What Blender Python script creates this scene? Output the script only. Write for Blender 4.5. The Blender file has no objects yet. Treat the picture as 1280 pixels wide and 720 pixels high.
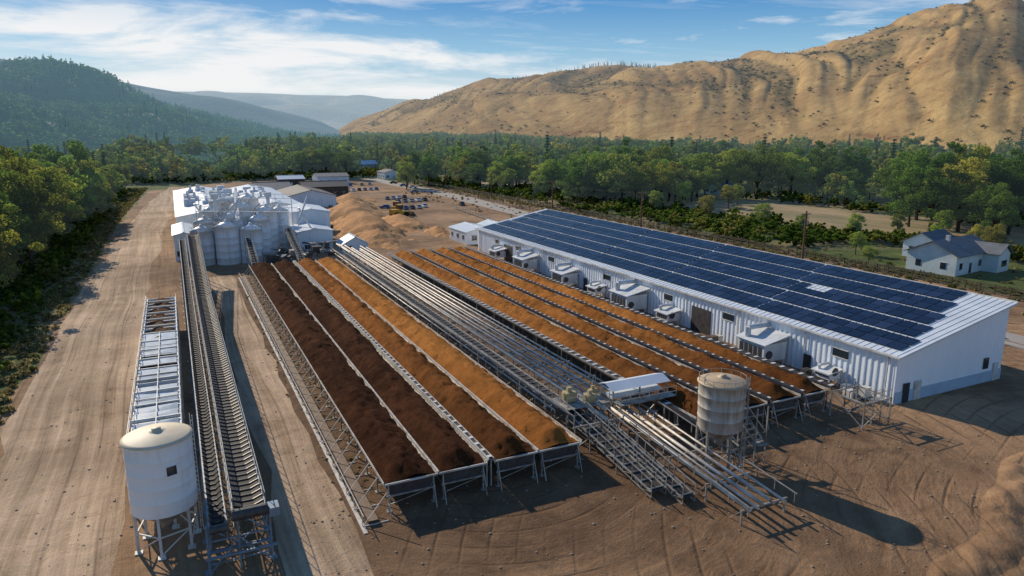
import bpy, math, random
import numpy as np
from mathutils import Vector, noise, Matrix
random.seed(7); rng=np.random.default_rng(7)
R=math.radians
scene=bpy.context.scene
COL=scene.collection
HEAD=R(25.76); SH,CH=math.sin(HEAD),math.cos(HEAD)
def relpol(az,r):
    a=HEAD+R(az); return r*math.sin(a), r*math.cos(a)
# ------------------------------------------------------------ materials
def nn(nt,t,**k):
    n=nt.nodes.new(t)
    for a,b in k.items(): setattr(n,a,b)
    return n
def start(name):
    m=bpy.data.materials.new(name); m.use_nodes=True; nt=m.node_tree; nt.nodes.clear()
    try: m.cycles.emission_sampling='NONE'
    except Exception: pass
    return m,nt
def vmul(nt,vec,s):
    n=nn(nt,'ShaderNodeVectorMath',operation='MULTIPLY'); nt.links.new(vec,n.inputs[0]); n.inputs[1].default_value=s; return n.outputs[0]
def nz(nt,vec,scale,detail=6,rough=.55,dist=0):
    n=nn(nt,'ShaderNodeTexNoise'); nt.links.new(vec,n.inputs['Vector'])
    n.inputs['Scale'].default_value=scale; n.inputs['Detail'].default_value=detail
    n.inputs['Roughness'].default_value=rough; n.inputs['Distortion'].default_value=dist
    return n.outputs['Fac']
def mth(nt,op,a,b=None,c=None):
    n=nn(nt,'ShaderNodeMath',operation=op)
    for i,v in enumerate((a,b,c)):
        if v is None: continue
        if isinstance(v,(int,float)): n.inputs[i].default_value=v
        else: nt.links.new(v,n.inputs[i])
    return n.outputs[0]
def rmap(nt,v,a,b,c=0,d=1):
    n=nn(nt,'ShaderNodeMapRange'); n.clamp=True
    nt.links.new(v,n.inputs[0])
    for i,x in zip((1,2,3,4),(a,b,c,d)): n.inputs[i].default_value=x
    return n.outputs[0]
def mixc(nt,f,a,b):
    n=nn(nt,'ShaderNodeMix',data_type='RGBA')
    for i,v in ((0,f),(6,a),(7,b)):
        if isinstance(v,(int,float)): n.inputs[i].default_value=v
        elif isinstance(v,tuple): n.inputs[i].default_value=(*v,1)
        else: nt.links.new(v,n.inputs[i])
    return n.outputs[2]
def haze_out(nt,sh,L=None,col=(.32,.46,.60)):  # distance haze painted into the material as emission, growing away from the origin
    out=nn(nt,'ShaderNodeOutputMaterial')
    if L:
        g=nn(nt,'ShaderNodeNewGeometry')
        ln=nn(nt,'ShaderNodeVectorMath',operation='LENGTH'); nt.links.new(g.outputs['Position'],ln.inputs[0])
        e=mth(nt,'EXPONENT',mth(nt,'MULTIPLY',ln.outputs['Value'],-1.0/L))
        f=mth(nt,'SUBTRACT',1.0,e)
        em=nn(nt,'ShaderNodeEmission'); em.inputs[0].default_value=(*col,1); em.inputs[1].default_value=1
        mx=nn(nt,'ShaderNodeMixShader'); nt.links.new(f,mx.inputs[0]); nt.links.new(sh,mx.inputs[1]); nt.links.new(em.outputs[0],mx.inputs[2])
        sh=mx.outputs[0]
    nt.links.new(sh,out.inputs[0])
def M(name,c1,c2=None,ns=.6,rough=.8,metal=0,bump=0,bs=20,st=(1,1,1),lo=.35,hi=.65,haze=None,dist=.05,spec=.4,hc=(.32,.46,.60)):
    m,nt=start(name); g=nn(nt,'ShaderNodeNewGeometry'); p=g.outputs['Position']
    b=nn(nt,'ShaderNodeBsdfPrincipled'); b.inputs['Roughness'].default_value=rough; b.inputs['Metallic'].default_value=metal
    b.inputs['Specular IOR Level'].default_value=spec
    if c2:
        f=rmap(nt,nz(nt,vmul(nt,p,st),ns,8,.65),lo,hi); nt.links.new(mixc(nt,f,c1,c2),b.inputs['Base Color'])
    else: b.inputs['Base Color'].default_value=(*c1,1)
    if bump:
        bn=nn(nt,'ShaderNodeBump'); bn.inputs['Strength'].default_value=bump; bn.inputs['Distance'].default_value=dist
        nt.links.new(nz(nt,p,bs,8,.7),bn.inputs['Height']); nt.links.new(bn.outputs[0],b.inputs['Normal'])
    haze_out(nt,b.outputs[0],haze,hc)
    return m
white=M('white_paint',(.66,.65,.63),(.36,.33,.29),.7,.5,0,.1,3,lo=.43,hi=.72)
rimm=M('trough_rim_paint',(.60,.57,.52),(.28,.23,.18),.8,.5,0,.1,3,lo=.45,hi=.7)
whitewall=M('white_cladding',(.82,.86,.90),(.64,.69,.74),.35,.5,st=(1,1,.3),lo=.4,hi=.8)
bluewall=M('blue_cladding',(.42,.55,.68),(.34,.45,.56),.4,.5)
galv=M('galvanised_steel',(.44,.43,.40),(.20,.175,.15),1.2,.5,.25,.1,8)
galvd=M('dark_steel',(.10,.10,.105),(.06,.05,.045),1.5,.5,.4)
rust=M('rusty_steel',(.22,.15,.10),(.12,.09,.07),2,.7,.3)
belt=M('rubber_belt',(.02,.02,.023),(.06,.045,.035),1.5,.8)
cream=M('cream_roof',(.70,.59,.43),(.52,.43,.31),.9,.6,lo=.4,hi=.8)
silow=M('silo_paint',(.84,.85,.86),(.62,.61,.58),.8,.4,st=(1.6,1.6,.35),lo=.5,hi=.85)
silog=M('silo_zinc',(.54,.50,.44),(.30,.26,.21),1.1,.5,.2,st=(2.5,2.5,.3))
silo2=M('silo_weathered',(.72,.74,.76),(.50,.52,.54),.5,.45,.05,st=(1.5,1.5,.3))
darkroof=M('dark_roof',(.07,.07,.08),(.12,.11,.11),.4,.7)
greyroof=M('grey_roof',(.17,.18,.20),(.11,.12,.13),.6,.7)
roofm=M('metal_roof',(.70,.75,.80),(.56,.61,.67),.3,.4,.05,st=(1,.2,1))
glass=M('window_glass',(.03,.04,.05),rough=.1,spec=.8)
yellow=M('yellow_paint',(.62,.36,.03),(.45,.26,.04),2,.5)
ochre=M('ochre_machine',(.50,.40,.20),(.34,.28,.17),2,.6)
blue=M('blue_paint',(.10,.17,.27),(.16,.20,.24),1.5,.5)
tyre=M('tyre_rubber',(.02,.02,.02),rough=.9)
wood=M('weathered_wood',(.12,.09,.065),(.06,.05,.04),2,.85)
polew=M('creosoted_pole',(.20,.10,.06),(.12,.07,.045),2,.85)
bark=M('bark',(.10,.078,.055),(.05,.04,.03),4,.95)
conc=M('concrete',(.36,.28,.21),(.24,.19,.14),.8,.85,0,.2,6)
def dirt(name,dark,light,road=False):
    m,nt=start(name); g=nn(nt,'ShaderNodeNewGeometry'); p=g.outputs['Position']
    sx=nn(nt,'ShaderNodeSeparateXYZ'); nt.links.new(p,sx.inputs[0]); X,Y=sx.outputs[0],sx.outputs[1]
    big=nz(nt,p,.035,5,.6,.6); mid=nz(nt,p,.33,9,.7,.4); fine=nz(nt,p,5,8,.75)
    wob=mth(nt,'MULTIPLY',nz(nt,vmul(nt,p,(.3,1,1)),.016,1),9 if not road else 6)
    Xw=mth(nt,'ADD',X,wob)
    cb=nn(nt,'ShaderNodeCombineXYZ'); nt.links.new(Xw,cb.inputs[0]); nt.links.new(mth(nt,'MULTIPLY',Y,.022),cb.inputs[1])
    st=nz(nt,cb.outputs[0],.75,5,.75)
    lane=rmap(nt,X,14,2) if not road else 1.0
    def dst(c):
        d=nn(nt,'ShaderNodeVectorMath',operation='DISTANCE'); nt.links.new(p,d.inputs[0]); d.inputs[1].default_value=c; return d.outputs['Value']
    def arcs(dv,sc):
        cb2=nn(nt,'ShaderNodeCombineXYZ'); nt.links.new(mth(nt,'ADD',dv,mth(nt,'MULTIPLY',mid,1.2)),cb2.inputs[0])
        nt.links.new(mth(nt,'MULTIPLY',big,9),cb2.inputs[1]); return nz(nt,cb2.outputs[0],sc,5,.7)
    d1=dst((23,54,0)); d2=dst((72,8,0)); sel=rmap(nt,nz(nt,p,.045,2),.45,.55)
    arc=mixc(nt,sel,arcs(d1,.8),arcs(d2,.55))
    lines=mixc(nt,lane,arc,st) if not isinstance(lane,float) else st
    def rut(v,freq,width,ms,seedv):
        a=mth(nt,'ABSOLUTE',mth(nt,'SINE',mth(nt,'MULTIPLY',mth(nt,'ADD',v,mth(nt,'MULTIPLY',mid,.16)),freq)))
        mask=rmap(nt,nz(nt,vmul(nt,p,seedv),ms,3,.5),.48,.60)
        return mth(nt,'MULTIPLY',rmap(nt,a,width,0),mask)
    r1=rut(Xw,1.75,.30,.3,(1,.07,1))
    sm_big=nz(nt,p,.018,1,.5)
    if road: ruts=mth(nt,'MAXIMUM',r1,rut(mth(nt,'ADD',Xw,mth(nt,'MULTIPLY',Y,.02)),1.1,.16,.25,(1,.05,2)))
    else: ruts=mth(nt,'MAXIMUM',mth(nt,'MULTIPLY',r1,lane),mth(nt,'MULTIPLY',mth(nt,'MAXIMUM',rut(mth(nt,'ADD',d1,mth(nt,'MULTIPLY',sm_big,12)),1.6,.30,.07,(1,1,1)),rut(mth(nt,'ADD',d2,mth(nt,'MULTIPLY',sm_big,16)),1.5,.30,.06,(1.3,.9,3))),mth(nt,'SUBTRACT',1.0,lane)))
    v=mth(nt,'ADD',mth(nt,'MULTIPLY',big,1.0),mth(nt,'MULTIPLY',mid,.7))
    v=mth(nt,'ADD',v,mth(nt,'MULTIPLY',lines,1.1 if road else .55))
    v=mth(nt,'ADD',v,mth(nt,'MULTIPLY',fine,.25))
    t=1.525 if road else 1.25
    f=rmap(nt,v,t-.24,t+.24)
    col=mixc(nt,f,dark,light)
    damp=rmap(nt,mth(nt,'ADD',mid,mth(nt,'MULTIPLY',nz(nt,p,.06,4,.6),1.1)),1.04,1.22)
    col=mixc(nt,mth(nt,'MULTIPLY',damp,.6 if not road else .3),col,(.085,.05,.03))
    col=mixc(nt,mth(nt,'MULTIPLY',ruts,.5 if road else .6),col,tuple(q*.75 for q in dark))
    speck=rmap(nt,nz(nt,p,2.2,10,.85),.6,.72)
    col=mixc(nt,mth(nt,'MULTIPLY',speck,.3),col,(.44,.32,.22))
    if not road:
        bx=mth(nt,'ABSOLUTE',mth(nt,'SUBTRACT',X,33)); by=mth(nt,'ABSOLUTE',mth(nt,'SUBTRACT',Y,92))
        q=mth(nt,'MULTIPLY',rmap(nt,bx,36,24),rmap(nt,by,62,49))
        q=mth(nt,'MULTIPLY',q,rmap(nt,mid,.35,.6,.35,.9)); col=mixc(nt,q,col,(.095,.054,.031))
    b=nn(nt,'ShaderNodeBsdfPrincipled'); b.inputs['Roughness'].default_value=.95; b.inputs['Specular IOR Level'].default_value=.1
    nt.links.new(col,b.inputs['Base Color'])
    bn=nn(nt,'ShaderNodeBump'); bn.inputs['Strength'].default_value=.9; bn.inputs['Distance'].default_value=.26
    hh=mth(nt,'ADD',mth(nt,'MULTIPLY',lines,.9),mth(nt,'ADD',mth(nt,'MULTIPLY',mid,1.0),mth(nt,'MULTIPLY',fine,.35)))
    hh=mth(nt,'SUBTRACT',hh,mth(nt,'MULTIPLY',ruts,.3))
    nt.links.new(hh,bn.inputs['Height']); nt.links.new(bn.outputs[0],b.inputs['Normal'])
    haze_out(nt,b.outputs[0],9000); return m
m_dirt=dirt('yard_dirt',(.155,.087,.046),(.48,.30,.17))
m_road=dirt('gravel',(.25,.165,.10),(.66,.48,.33),True)
def ground_mat():
    m,nt=start('grassland'); g=nn(nt,'ShaderNodeNewGeometry'); p=g.outputs['Position']
    a=rmap(nt,nz(nt,p,.012,6,.65,.5),.50,.62); b_=rmap(nt,nz(nt,p,.2,8,.7),.35,.65)
    c=mixc(nt,a,mixc(nt,b_,(.045,.075,.018),(.12,.135,.035)),mixc(nt,b_,(.20,.15,.075),(.32,.24,.13)))
    b=nn(nt,'ShaderNodeBsdfPrincipled'); b.inputs['Roughness'].default_value=1; b.inputs['Specular IOR Level'].default_value=.1
    nt.links.new(c,b.inputs['Base Color'])
    bn=nn(nt,'ShaderNodeBump'); bn.inputs['Strength'].default_value=.8; bn.inputs['Distance'].default_value=.4
    nt.links.new(nz(nt,p,1.5,8,.7),bn.inputs['Height']); nt.links.new(bn.outputs[0],b.inputs['Normal'])
    haze_out(nt,b.outputs[0],9000); return m
m_ground=ground_mat()
m_field=M('dry_field_grass',(.38,.26,.14),(.17,.15,.06),.05,.95,bump=.5,bs=1.5,dist=.3,haze=9000,st=(2,.5,1))
m_heap=M('orange_earth',(.58,.29,.10),(.36,.165,.055),.25,.95,bump=.8,bs=1.2,dist=.5,haze=9000)
def soil(name,ca,cb,cn=None):
    m,nt=start(name); g=nn(nt,'ShaderNodeNewGeometry'); p=g.outputs['Position']
    f=rmap(nt,nz(nt,p,1.1,10,.8),.36,.66); f2=rmap(nt,nz(nt,vmul(nt,p,(2.5,.6,1)),.16,6,.7),.38,.62); f3=rmap(nt,nz(nt,p,7,6,.8),.3,.7)
    c=mixc(nt,mth(nt,'MULTIPLY_ADD',f,.55,mth(nt,'MULTIPLY',f3,.45)),ca,cb)
    dk=tuple(v*.45 for v in ca)
    c=mixc(nt,mth(nt,'MULTIPLY',f2,.65),c,dk)
    if cn:
        sx=nn(nt,'ShaderNodeSeparateXYZ'); nt.links.new(p,sx.inputs[0])
        yy=mth(nt,'ADD',sx.outputs[1],mth(nt,'MULTIPLY',nz(nt,p,.25,4),14))
        c=mixc(nt,mth(nt,'MULTIPLY',rmap(nt,yy,88,58),.88),c,cn)
    b=nn(nt,'ShaderNodeBsdfPrincipled'); b.inputs['Roughness'].default_value=1; b.inputs['Specular IOR Level'].default_value=.05
    nt.links.new(c,b.inputs['Base Color'])
    bn=nn(nt,'ShaderNodeBump'); bn.inputs['Strength'].default_value=1; bn.inputs['Distance'].default_value=.4
    nt.links.new(nz(nt,p,3.0,9,.8),bn.inputs['Height']); nt.links.new(bn.outputs[0],b.inputs['Normal'])
    haze_out(nt,b.outputs[0]); return m
s_dark=soil('dark_compost',(.050,.018,.008),(.14,.052,.022))
s_mid=soil('brown_compost',(.30,.105,.026),(.52,.205,.055),(.09,.034,.012))
s_or=soil('orange_bark',(.44,.165,.038),(.74,.32,.082),(.38,.14,.034))
s_or2=soil('orange_bark_mulch',(.38,.135,.032),(.68,.285,.072),(.12,.043,.014))
def foliage(name,ca,cb,cc,L=9000,tr=.3,hc=(.32,.46,.60)):
    m,nt=start(name)
    oi=nn(nt,'ShaderNodeObjectInfo'); at=nn(nt,'ShaderNodeAttribute'); at.attribute_name='tone'
    c=mixc(nt,oi.outputs['Random'],ca,cb)
    r2=mth(nt,'FRACT',mth(nt,'MULTIPLY',oi.outputs['Random'],7.31))
    c=mixc(nt,mth(nt,'MULTIPLY',rmap(nt,r2,.55,1),.85),c,cc)
    r3=mth(nt,'FRACT',mth(nt,'MULTIPLY',oi.outputs['Random'],23.7))
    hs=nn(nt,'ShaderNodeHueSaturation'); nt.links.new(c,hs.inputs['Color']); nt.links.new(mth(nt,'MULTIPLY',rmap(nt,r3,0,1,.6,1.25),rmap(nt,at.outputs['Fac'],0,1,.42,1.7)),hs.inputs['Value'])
    d=nn(nt,'ShaderNodeBsdfDiffuse'); t=nn(nt,'ShaderNodeBsdfTranslucent')
    nt.links.new(hs.outputs[0],d.inputs[0]); nt.links.new(hs.outputs[0],t.inputs[0])
    mx=nn(nt,'ShaderNodeMixShader'); mx.inputs[0].default_value=tr; nt.links.new(d.outputs[0],mx.inputs[1]); nt.links.new(t.outputs[0],mx.inputs[2])
    haze_out(nt,mx.outputs[0],L,hc); return m
f_broad=foliage('broadleaf_foliage',(.075,.14,.02),(.15,.225,.032),(.29,.28,.04),9000,.5)
f_yel=foliage('yellow_green_foliage',(.18,.26,.035),(.26,.31,.045),(.36,.28,.05),9000,.52)  # yellow-green colour variant of the broadleaf foliage
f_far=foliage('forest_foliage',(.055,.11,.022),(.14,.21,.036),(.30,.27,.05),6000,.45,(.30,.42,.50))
f_con=foliage('conifer_foliage',(.02,.055,.02),(.04,.085,.025),(.05,.09,.02),7000,.2)
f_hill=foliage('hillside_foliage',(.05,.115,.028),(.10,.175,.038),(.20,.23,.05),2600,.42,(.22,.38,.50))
f_scr=foliage('scrub_foliage',(.045,.055,.018),(.08,.085,.025),(.12,.10,.03),14000,.25)
f_bush=foliage('bush_foliage',(.075,.13,.022),(.16,.21,.035),(.30,.25,.07),None,.42)
f_dry=foliage('dry_grass_blades',(.34,.27,.13),(.26,.23,.10),(.14,.16,.05),None,.3)
# ------------------------------------------------------------ mesh builder
class MB:
    def __init__(s): s.v=[];s.f=[];s.m=[]
    def add(s,vs,fs,m=0):
        o=len(s.v); s.v+= [tuple(a) for a in vs]; s.f+=[tuple(i+o for i in f) for f in fs]; s.m+=[m]*len(fs)
    def box(s,x0,x1,y0,y1,z0,z1,m=0):
        s.add([(x0,y0,z0),(x1,y0,z0),(x1,y1,z0),(x0,y1,z0),(x0,y0,z1),(x1,y0,z1),(x1,y1,z1),(x0,y1,z1)],
              [(0,3,2,1),(4,5,6,7),(0,1,5,4),(1,2,6,5),(2,3,7,6),(3,0,4,7)],m)
    def beam(s,p,q,w,h=None,m=0):
        h=h or w; j=1+random.uniform(-.04,.04); w*=j; h*=j
        p=Vector(p);q=Vector(q);d=(q-p).normalized()
        u=Vector((0,0,1)) if abs(d.z)<.95 else Vector((0,1,0))
        a=d.cross(u).normalized()*w/2; b=d.cross(a).normalized()*h/2
        s.add([p-a-b,p+a-b,p+a+b,p-a+b,q-a-b,q+a-b,q+a+b,q-a+b],[(0,3,2,1),(4,5,6,7),(0,1,5,4),(1,2,6,5),(2,3,7,6),(3,0,4,7)],m)
    def cyl(s,p,q,r,n=8,m=0,r2=None):
        r2=r if r2 is None else r2
        p=Vector(p);q=Vector(q);d=(q-p).normalized()
        u=Vector((0,0,1)) if abs(d.z)<.95 else Vector((0,1,0))
        a=d.cross(u).normalized(); b=d.cross(a).normalized()
        vs=[]
        for c,rr in ((p,r),(q,r2)):
            for i in range(n):
                t=2*math.pi*i/n; vs.append(c+a*math.cos(t)*rr+b*math.sin(t)*rr)
        fs=[(i,(i+1)%n,n+(i+1)%n,n+i) for i in range(n)]
        fs+=[tuple(range(n-1,-1,-1)),tuple(range(n,2*n))]
        s.add(vs,fs,m)
    def quad(s,a,b,c,d,m=0): s.add([a,b,c,d],[(0,1,2,3)],m)
    def rev(s,cx,cy,prof,n=32,m=0):
        vs=[];fs=[]
        for r,z in prof:
            for i in range(n):
                t=2*math.pi*i/n; vs.append((cx+r*math.cos(t),cy+r*math.sin(t),z))
        for k in range(len(prof)-1):
            for i in range(n):
                j=(i+1)%n; fs.append((k*n+i,k*n+j,(k+1)*n+j,(k+1)*n+i))
        s.add(vs,fs,m)
    def build(s,name,mats,parent=None,smooth=False):
        me=bpy.data.meshes.new(name); me.from_pydata(s.v,[],s.f)
        for m in (mats if isinstance(mats,(list,tuple)) else [mats]): me.materials.append(m)
        me.polygons.foreach_set('material_index',s.m)
        if smooth: me.polygons.foreach_set('use_smooth',[len(f)<5 for f in s.f])
        me.update()
        o=bpy.data.objects.new(name,me); COL.objects.link(o)
        if parent: o.parent=parent
        return o
def empty(name,loc=(0,0,0),rz=0,sc=1):
    e=bpy.data.objects.new(name,None); e.empty_display_size=.5; COL.objects.link(e); e.location=loc; e.rotation_euler=(0,0,rz); e.scale=(sc,)*3
    return e
def grid(name,xs,ys,fn,mat,parent=None,smooth=True):
    nx,ny=len(xs),len(ys); vs=[(x,y,fn(x,y)) for y in ys for x in xs]
    fs=[(j*nx+i,j*nx+i+1,(j+1)*nx+i+1,(j+1)*nx+i) for j in range(ny-1) for i in range(nx-1)]
    b=MB(); b.v=vs;b.f=fs;b.m=[0]*len(fs)
    return b.build(name,mat,parent,smooth)
def sst(a,b,x):
    t=max(0,min(1,(x-a)/(b-a))); return t*t*(3-2*t)
# ------------------------------------------------------------ terrain
def gh(x,y):
    r=math.hypot(x,y)
    return 16*sst(500,1600,r)
def polar(name,azs,rs,fn,mat):
    na=len(azs);vs=[];fs=[]
    for r in rs:
        for a in azs:
            x,y=relpol(a,r); vs.append((x,y,fn(a,r,x,y)))
    for j in range(len(rs)-1):
        for i in range(na-1):
            fs.append((j*na+i,(j+1)*na+i,(j+1)*na+i+1,j*na+i+1))
    b=MB(); b.v=vs;b.f=fs;b.m=[0]*len(fs)
    return b.build(name,mat,None,True)
polar('ground',list(np.linspace(-180,180,145)),[.01,60,150,300,450,600,800,1000,1300,1600,2200,3500,6000,9000,14000],lambda a,r,x,y:gh(x,y),m_ground)
CR=[(-15,.004,4200,3000),(-11.4,.018,3900,2300),(-7.6,.038,3500,1900),(-2.5,.0575,3050,1500),(3,.071,2850,1300),(9.4,.080,2600,1100),(12,.076,2500,1040),(15,.083,2450,980),(21.5,.089,2250,880),(27,.102,2100,820),(31.3,.116,2000,760),(35,.118,1950,730),(50,.112,1900,700)]
ca=[c[0] for c in CR]
def gold(a,r,x,y):
    t=np.interp(a,ca,[c[1] for c in CR]); Rc=np.interp(a,ca,[c[2] for c in CR]); R0=np.interp(a,ca,[c[3] for c in CR])
    s=(r-R0)/(Rc-R0); H=t*Rc+28
    if s<=0: return gh(x,y)-6+s*10,1
    u=R(a)*2200
    wv=Vector((noise.noise(Vector((x/620,y/620,3))),noise.noise(Vector((x/620,y/620,31))),0))
    wx=noise.noise(Vector((x/160,y/160,13)))
    n0=noise.noise(Vector((x/650,y/650,21)))
    n1=abs(noise.noise(Vector((u/360+s*1.7+wv.x*.8,s*.8+wv.y*.8,1.7))))
    n2=abs(noise.noise(Vector((u/130+s*2.0+wv.x*1.3+wx*.2,s*1.2+wv.y*1.3,7.7))))
    n3=abs(noise.noise(Vector((u/52+s*2.0+wv.x*2.0+wx*.4,s*2.6+wv.y*2.0,9.7))))
    n4=abs(noise.noise(Vector((u/22+wx,s*8+wv.x*4,2.7))))
    f=math.sin(math.pi/2*min(s,1))**1.1 if s<1 else 1-.12*(s-1)
    w=min(1,s*2.2)*(1 if s<.78 else max(.12,1-(s-.78)*4.1))
    sm=lambda n,k:math.sqrt(n*n+k*k)
    h=H*f+w*(.08*H*n0+.27*H*(sm(n1,.07)-.25)+.15*H*(sm(n2,.06)-.24)+.06*H*(sm(n3,.04)-.22)+.012*H*(n4-.2))
    if s>1.6: h-= (s-1.6)*300
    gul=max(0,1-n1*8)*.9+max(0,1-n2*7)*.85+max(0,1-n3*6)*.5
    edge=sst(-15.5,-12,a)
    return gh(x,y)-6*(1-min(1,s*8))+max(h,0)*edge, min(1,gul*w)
azs=list(np.arange(-15.5,50,.13)); rs=list(np.linspace(-.05,1.4,230))
def gold_mat():
    m,nt=start('golden_grass'); g=nn(nt,'ShaderNodeNewGeometry'); p=g.outputs['Position']
    a=rmap(nt,nz(nt,p,.004,8,.62,.4),.40,.62); b_=rmap(nt,nz(nt,p,.03,8,.7),.35,.68)
    c=mixc(nt,b_,(.36,.225,.085),(.60,.41,.175)); c=mixc(nt,mth(nt,'MULTIPLY',a,.7),c,(.27,.15,.062))
    sx=nn(nt,'ShaderNodeSeparateXYZ'); nt.links.new(p,sx.inputs[0])
    z=mth(nt,'ADD',sx.outputs[2],mth(nt,'MULTIPLY',nz(nt,p,.006,4),90))
    cb=nn(nt,'ShaderNodeCombineXYZ'); nt.links.new(z,cb.inputs[2])
    bd=rmap(nt,nz(nt,cb.outputs[0],.05,5,.7),.50,.58)
    pt=rmap(nt,nz(nt,p,.009,6,.7),.46,.58)
    c=mixc(nt,mth(nt,'MULTIPLY',bd,mth(nt,'MULTIPLY',pt,.8)),c,(.17,.07,.03))
    sc=rmap(nt,nz(nt,p,.07,10,.85),.52,.60); sm=rmap(nt,nz(nt,p,.004,5,.6),.38,.54)
    c=mixc(nt,mth(nt,'MULTIPLY',sc,mth(nt,'MULTIPLY',sm,.8)),c,(.095,.08,.03))
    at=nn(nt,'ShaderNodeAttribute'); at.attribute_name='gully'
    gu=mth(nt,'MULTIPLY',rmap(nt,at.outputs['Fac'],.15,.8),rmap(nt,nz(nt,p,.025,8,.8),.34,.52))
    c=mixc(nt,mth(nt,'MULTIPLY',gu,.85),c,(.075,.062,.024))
    b=nn(nt,'ShaderNodeBsdfDiffuse'); nt.links.new(c,b.inputs[0])
    bn=nn(nt,'ShaderNodeBump'); bn.inputs['Strength'].default_value=.7; bn.inputs['Distance'].default_value=6
    nt.links.new(nz(nt,p,.04,9,.75),bn.inputs['Height']); nt.links.new(bn.outputs[0],b.inputs['Normal'])
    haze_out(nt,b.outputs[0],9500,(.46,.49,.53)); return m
def build_gold():
    na=len(azs);vs=[];fs=[];gv=[]
    for s in rs:
        for a in azs:
            Rc=np.interp(a,ca,[c[2] for c in CR]); R0=np.interp(a,ca,[c[3] for c in CR])
            r=R0+s*(Rc-R0); x,y=relpol(a,r); h,g=gold(a,r,x,y); vs.append((x,y,h)); gv.append(g)
    for j in range(len(rs)-1):
        for i in range(na-1): fs.append((j*na+i,(j+1)*na+i,(j+1)*na+i+1,j*na+i+1))
    b=MB(); b.v=vs;b.f=fs;b.m=[0]*len(fs)
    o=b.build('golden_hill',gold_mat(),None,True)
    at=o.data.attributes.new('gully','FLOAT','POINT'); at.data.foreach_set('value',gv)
build_gold()
LA=[-75,-45,-35.1,-30.8,-26,-20.6,-17.7,-14]; LT=[.078,.072,.060,.044,.027,.009,-.004,-.015]
def lhill(a,r,x,y):
    t=float(np.interp(a,LA,LT)); Rc=1500; R0=float(np.interp(a,[-45,-14],[520,900]))
    s=(r-R0)/(Rc-R0); H=max(0,t*Rc+28-12)
    if s<0: return gh(x,y)-3
    f=math.sin(math.pi/2*min(s,1)) if s<1 else 1-.1*(s-1)
    n=(abs(noise.noise(Vector((x/230,y/230,5))))-.25)*70+noise.noise(Vector((x/90,y/90,1)))*9
    wc=1 if s<.8 else max(.3,1-(s-.8)*3)
    return gh(x,y)-3*(1-min(1,s*6))+max(0,H*f*.98+n*wc*min(1,s*2)*min(1,H/60))
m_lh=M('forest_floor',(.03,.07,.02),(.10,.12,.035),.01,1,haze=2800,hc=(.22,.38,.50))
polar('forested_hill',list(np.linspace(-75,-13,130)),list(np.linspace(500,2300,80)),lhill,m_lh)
def lhill2(a,r,x,y):
    t=float(np.interp(a,[-60,-36,-31,-27,-23,-19,-15,-13],[.10,.086,.071,.058,.047,.034,.016,.0])); s=(r-2600)/900
    H=max(0,t*3500+28); n=(abs(noise.noise(Vector((x/420,y/420,15))))-.25)*70
    return -10 if s<0 else max(-10,H*math.sin(math.pi/2*min(1,s))*(1 if s<1 else 1-.2*(s-1))+n*min(1,s*2)*(1 if s<.8 else .25)*min(1,H/100))
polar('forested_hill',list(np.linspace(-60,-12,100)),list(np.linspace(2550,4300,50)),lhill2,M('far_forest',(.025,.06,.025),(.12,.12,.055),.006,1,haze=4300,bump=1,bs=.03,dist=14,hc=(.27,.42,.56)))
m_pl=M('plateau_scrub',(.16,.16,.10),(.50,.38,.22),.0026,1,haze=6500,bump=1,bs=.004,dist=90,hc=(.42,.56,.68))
def plat(a,r,x,y):
    s=(r-5200)/2200
    n=(abs(noise.noise(Vector((x/700,y/700,4))))-.25)*170+noise.noise(Vector((x/900,y/900,2)))*30
    H=np.interp(a,[-40,-25,-18,-12,-7,0,10],[400,420,415,400,370,350,350])
    return max(-20,H*min(1,max(0,s))**.8+n*min(1,max(0,s*2))*(1 if s<.9 else .12))
polar('distant_plateau',list(np.linspace(-42,12,170)),list(np.linspace(5000,9500,70)),plat,m_pl)
def poly(name,pts,z,mat,jit=2.0,seg=6):
    P=[]
    for i in range(len(pts)):
        a=Vector(pts[i]);b=Vector(pts[(i+1)%len(pts)]);n=max(1,int((b-a).length/seg))
        for k in range(n):
            c=a+(b-a)*k/n; P.append((c.x+noise.noise(Vector((c.x*.12,c.y*.12,1)))*jit,c.y+noise.noise(Vector((c.x*.12,c.y*.12,9)))*jit,z))
    b=MB(); b.add(P,[tuple(range(len(P)))]); return b.build(name,mat)
poly('dirt_yard',[(-19,-60),(132,-60),(132,300),(120,420),(108,540),(70,520),(20,440),(-12,400),(-17,250)],.02,m_dirt,4)
poly('gravel_road',[(-16.5,-60),(-6,-60),(-6,150),(-3,240),(0,330),(8,420),(-2,425),(-10,330),(-14,240),(-17,150)],.032,m_road,1.5)
poly('gravel_road',[(4.5,-40),(9.4,-40),(9.2,150),(4.8,150)],.032,m_road,1.2)
poly('dry_field',[(172,60),(235,60),(228,230),(180,240)],.03,m_field,8)
poly('dry_field',[(150,300),(190,280),(200,420),(160,470)],.03,m_field,8)
poly('paved_road',[(95,-60),(101,-60),(110,120),(122,300),(118,560),(109,560),(112,300),(103,120)],.036,M('asphalt',(.30,.28,.26),(.38,.33,.28),.3,.9,bump=.2,bs=4),.3,12)
def heap(name,cx,cy,rx,ry,h,mat,seed):
    def fn(x,y):
        d=math.hypot((x-cx)/rx,(y-cy)/ry); n=noise.noise(Vector((x*.2,y*.2,seed)))*.35+noise.noise(Vector((x*.7,y*.7,seed)))*.12
        return h*max(0,1-d*(1+n))-.05+ (0.25*noise.noise(Vector((x*.9,y*.9,seed))) if d<.85 else 0)
    return grid(name,np.linspace(cx-rx*1.3,cx+rx*1.3,36),np.linspace(cy-ry*1.3,cy+ry*1.3,50),fn,mat)
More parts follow.
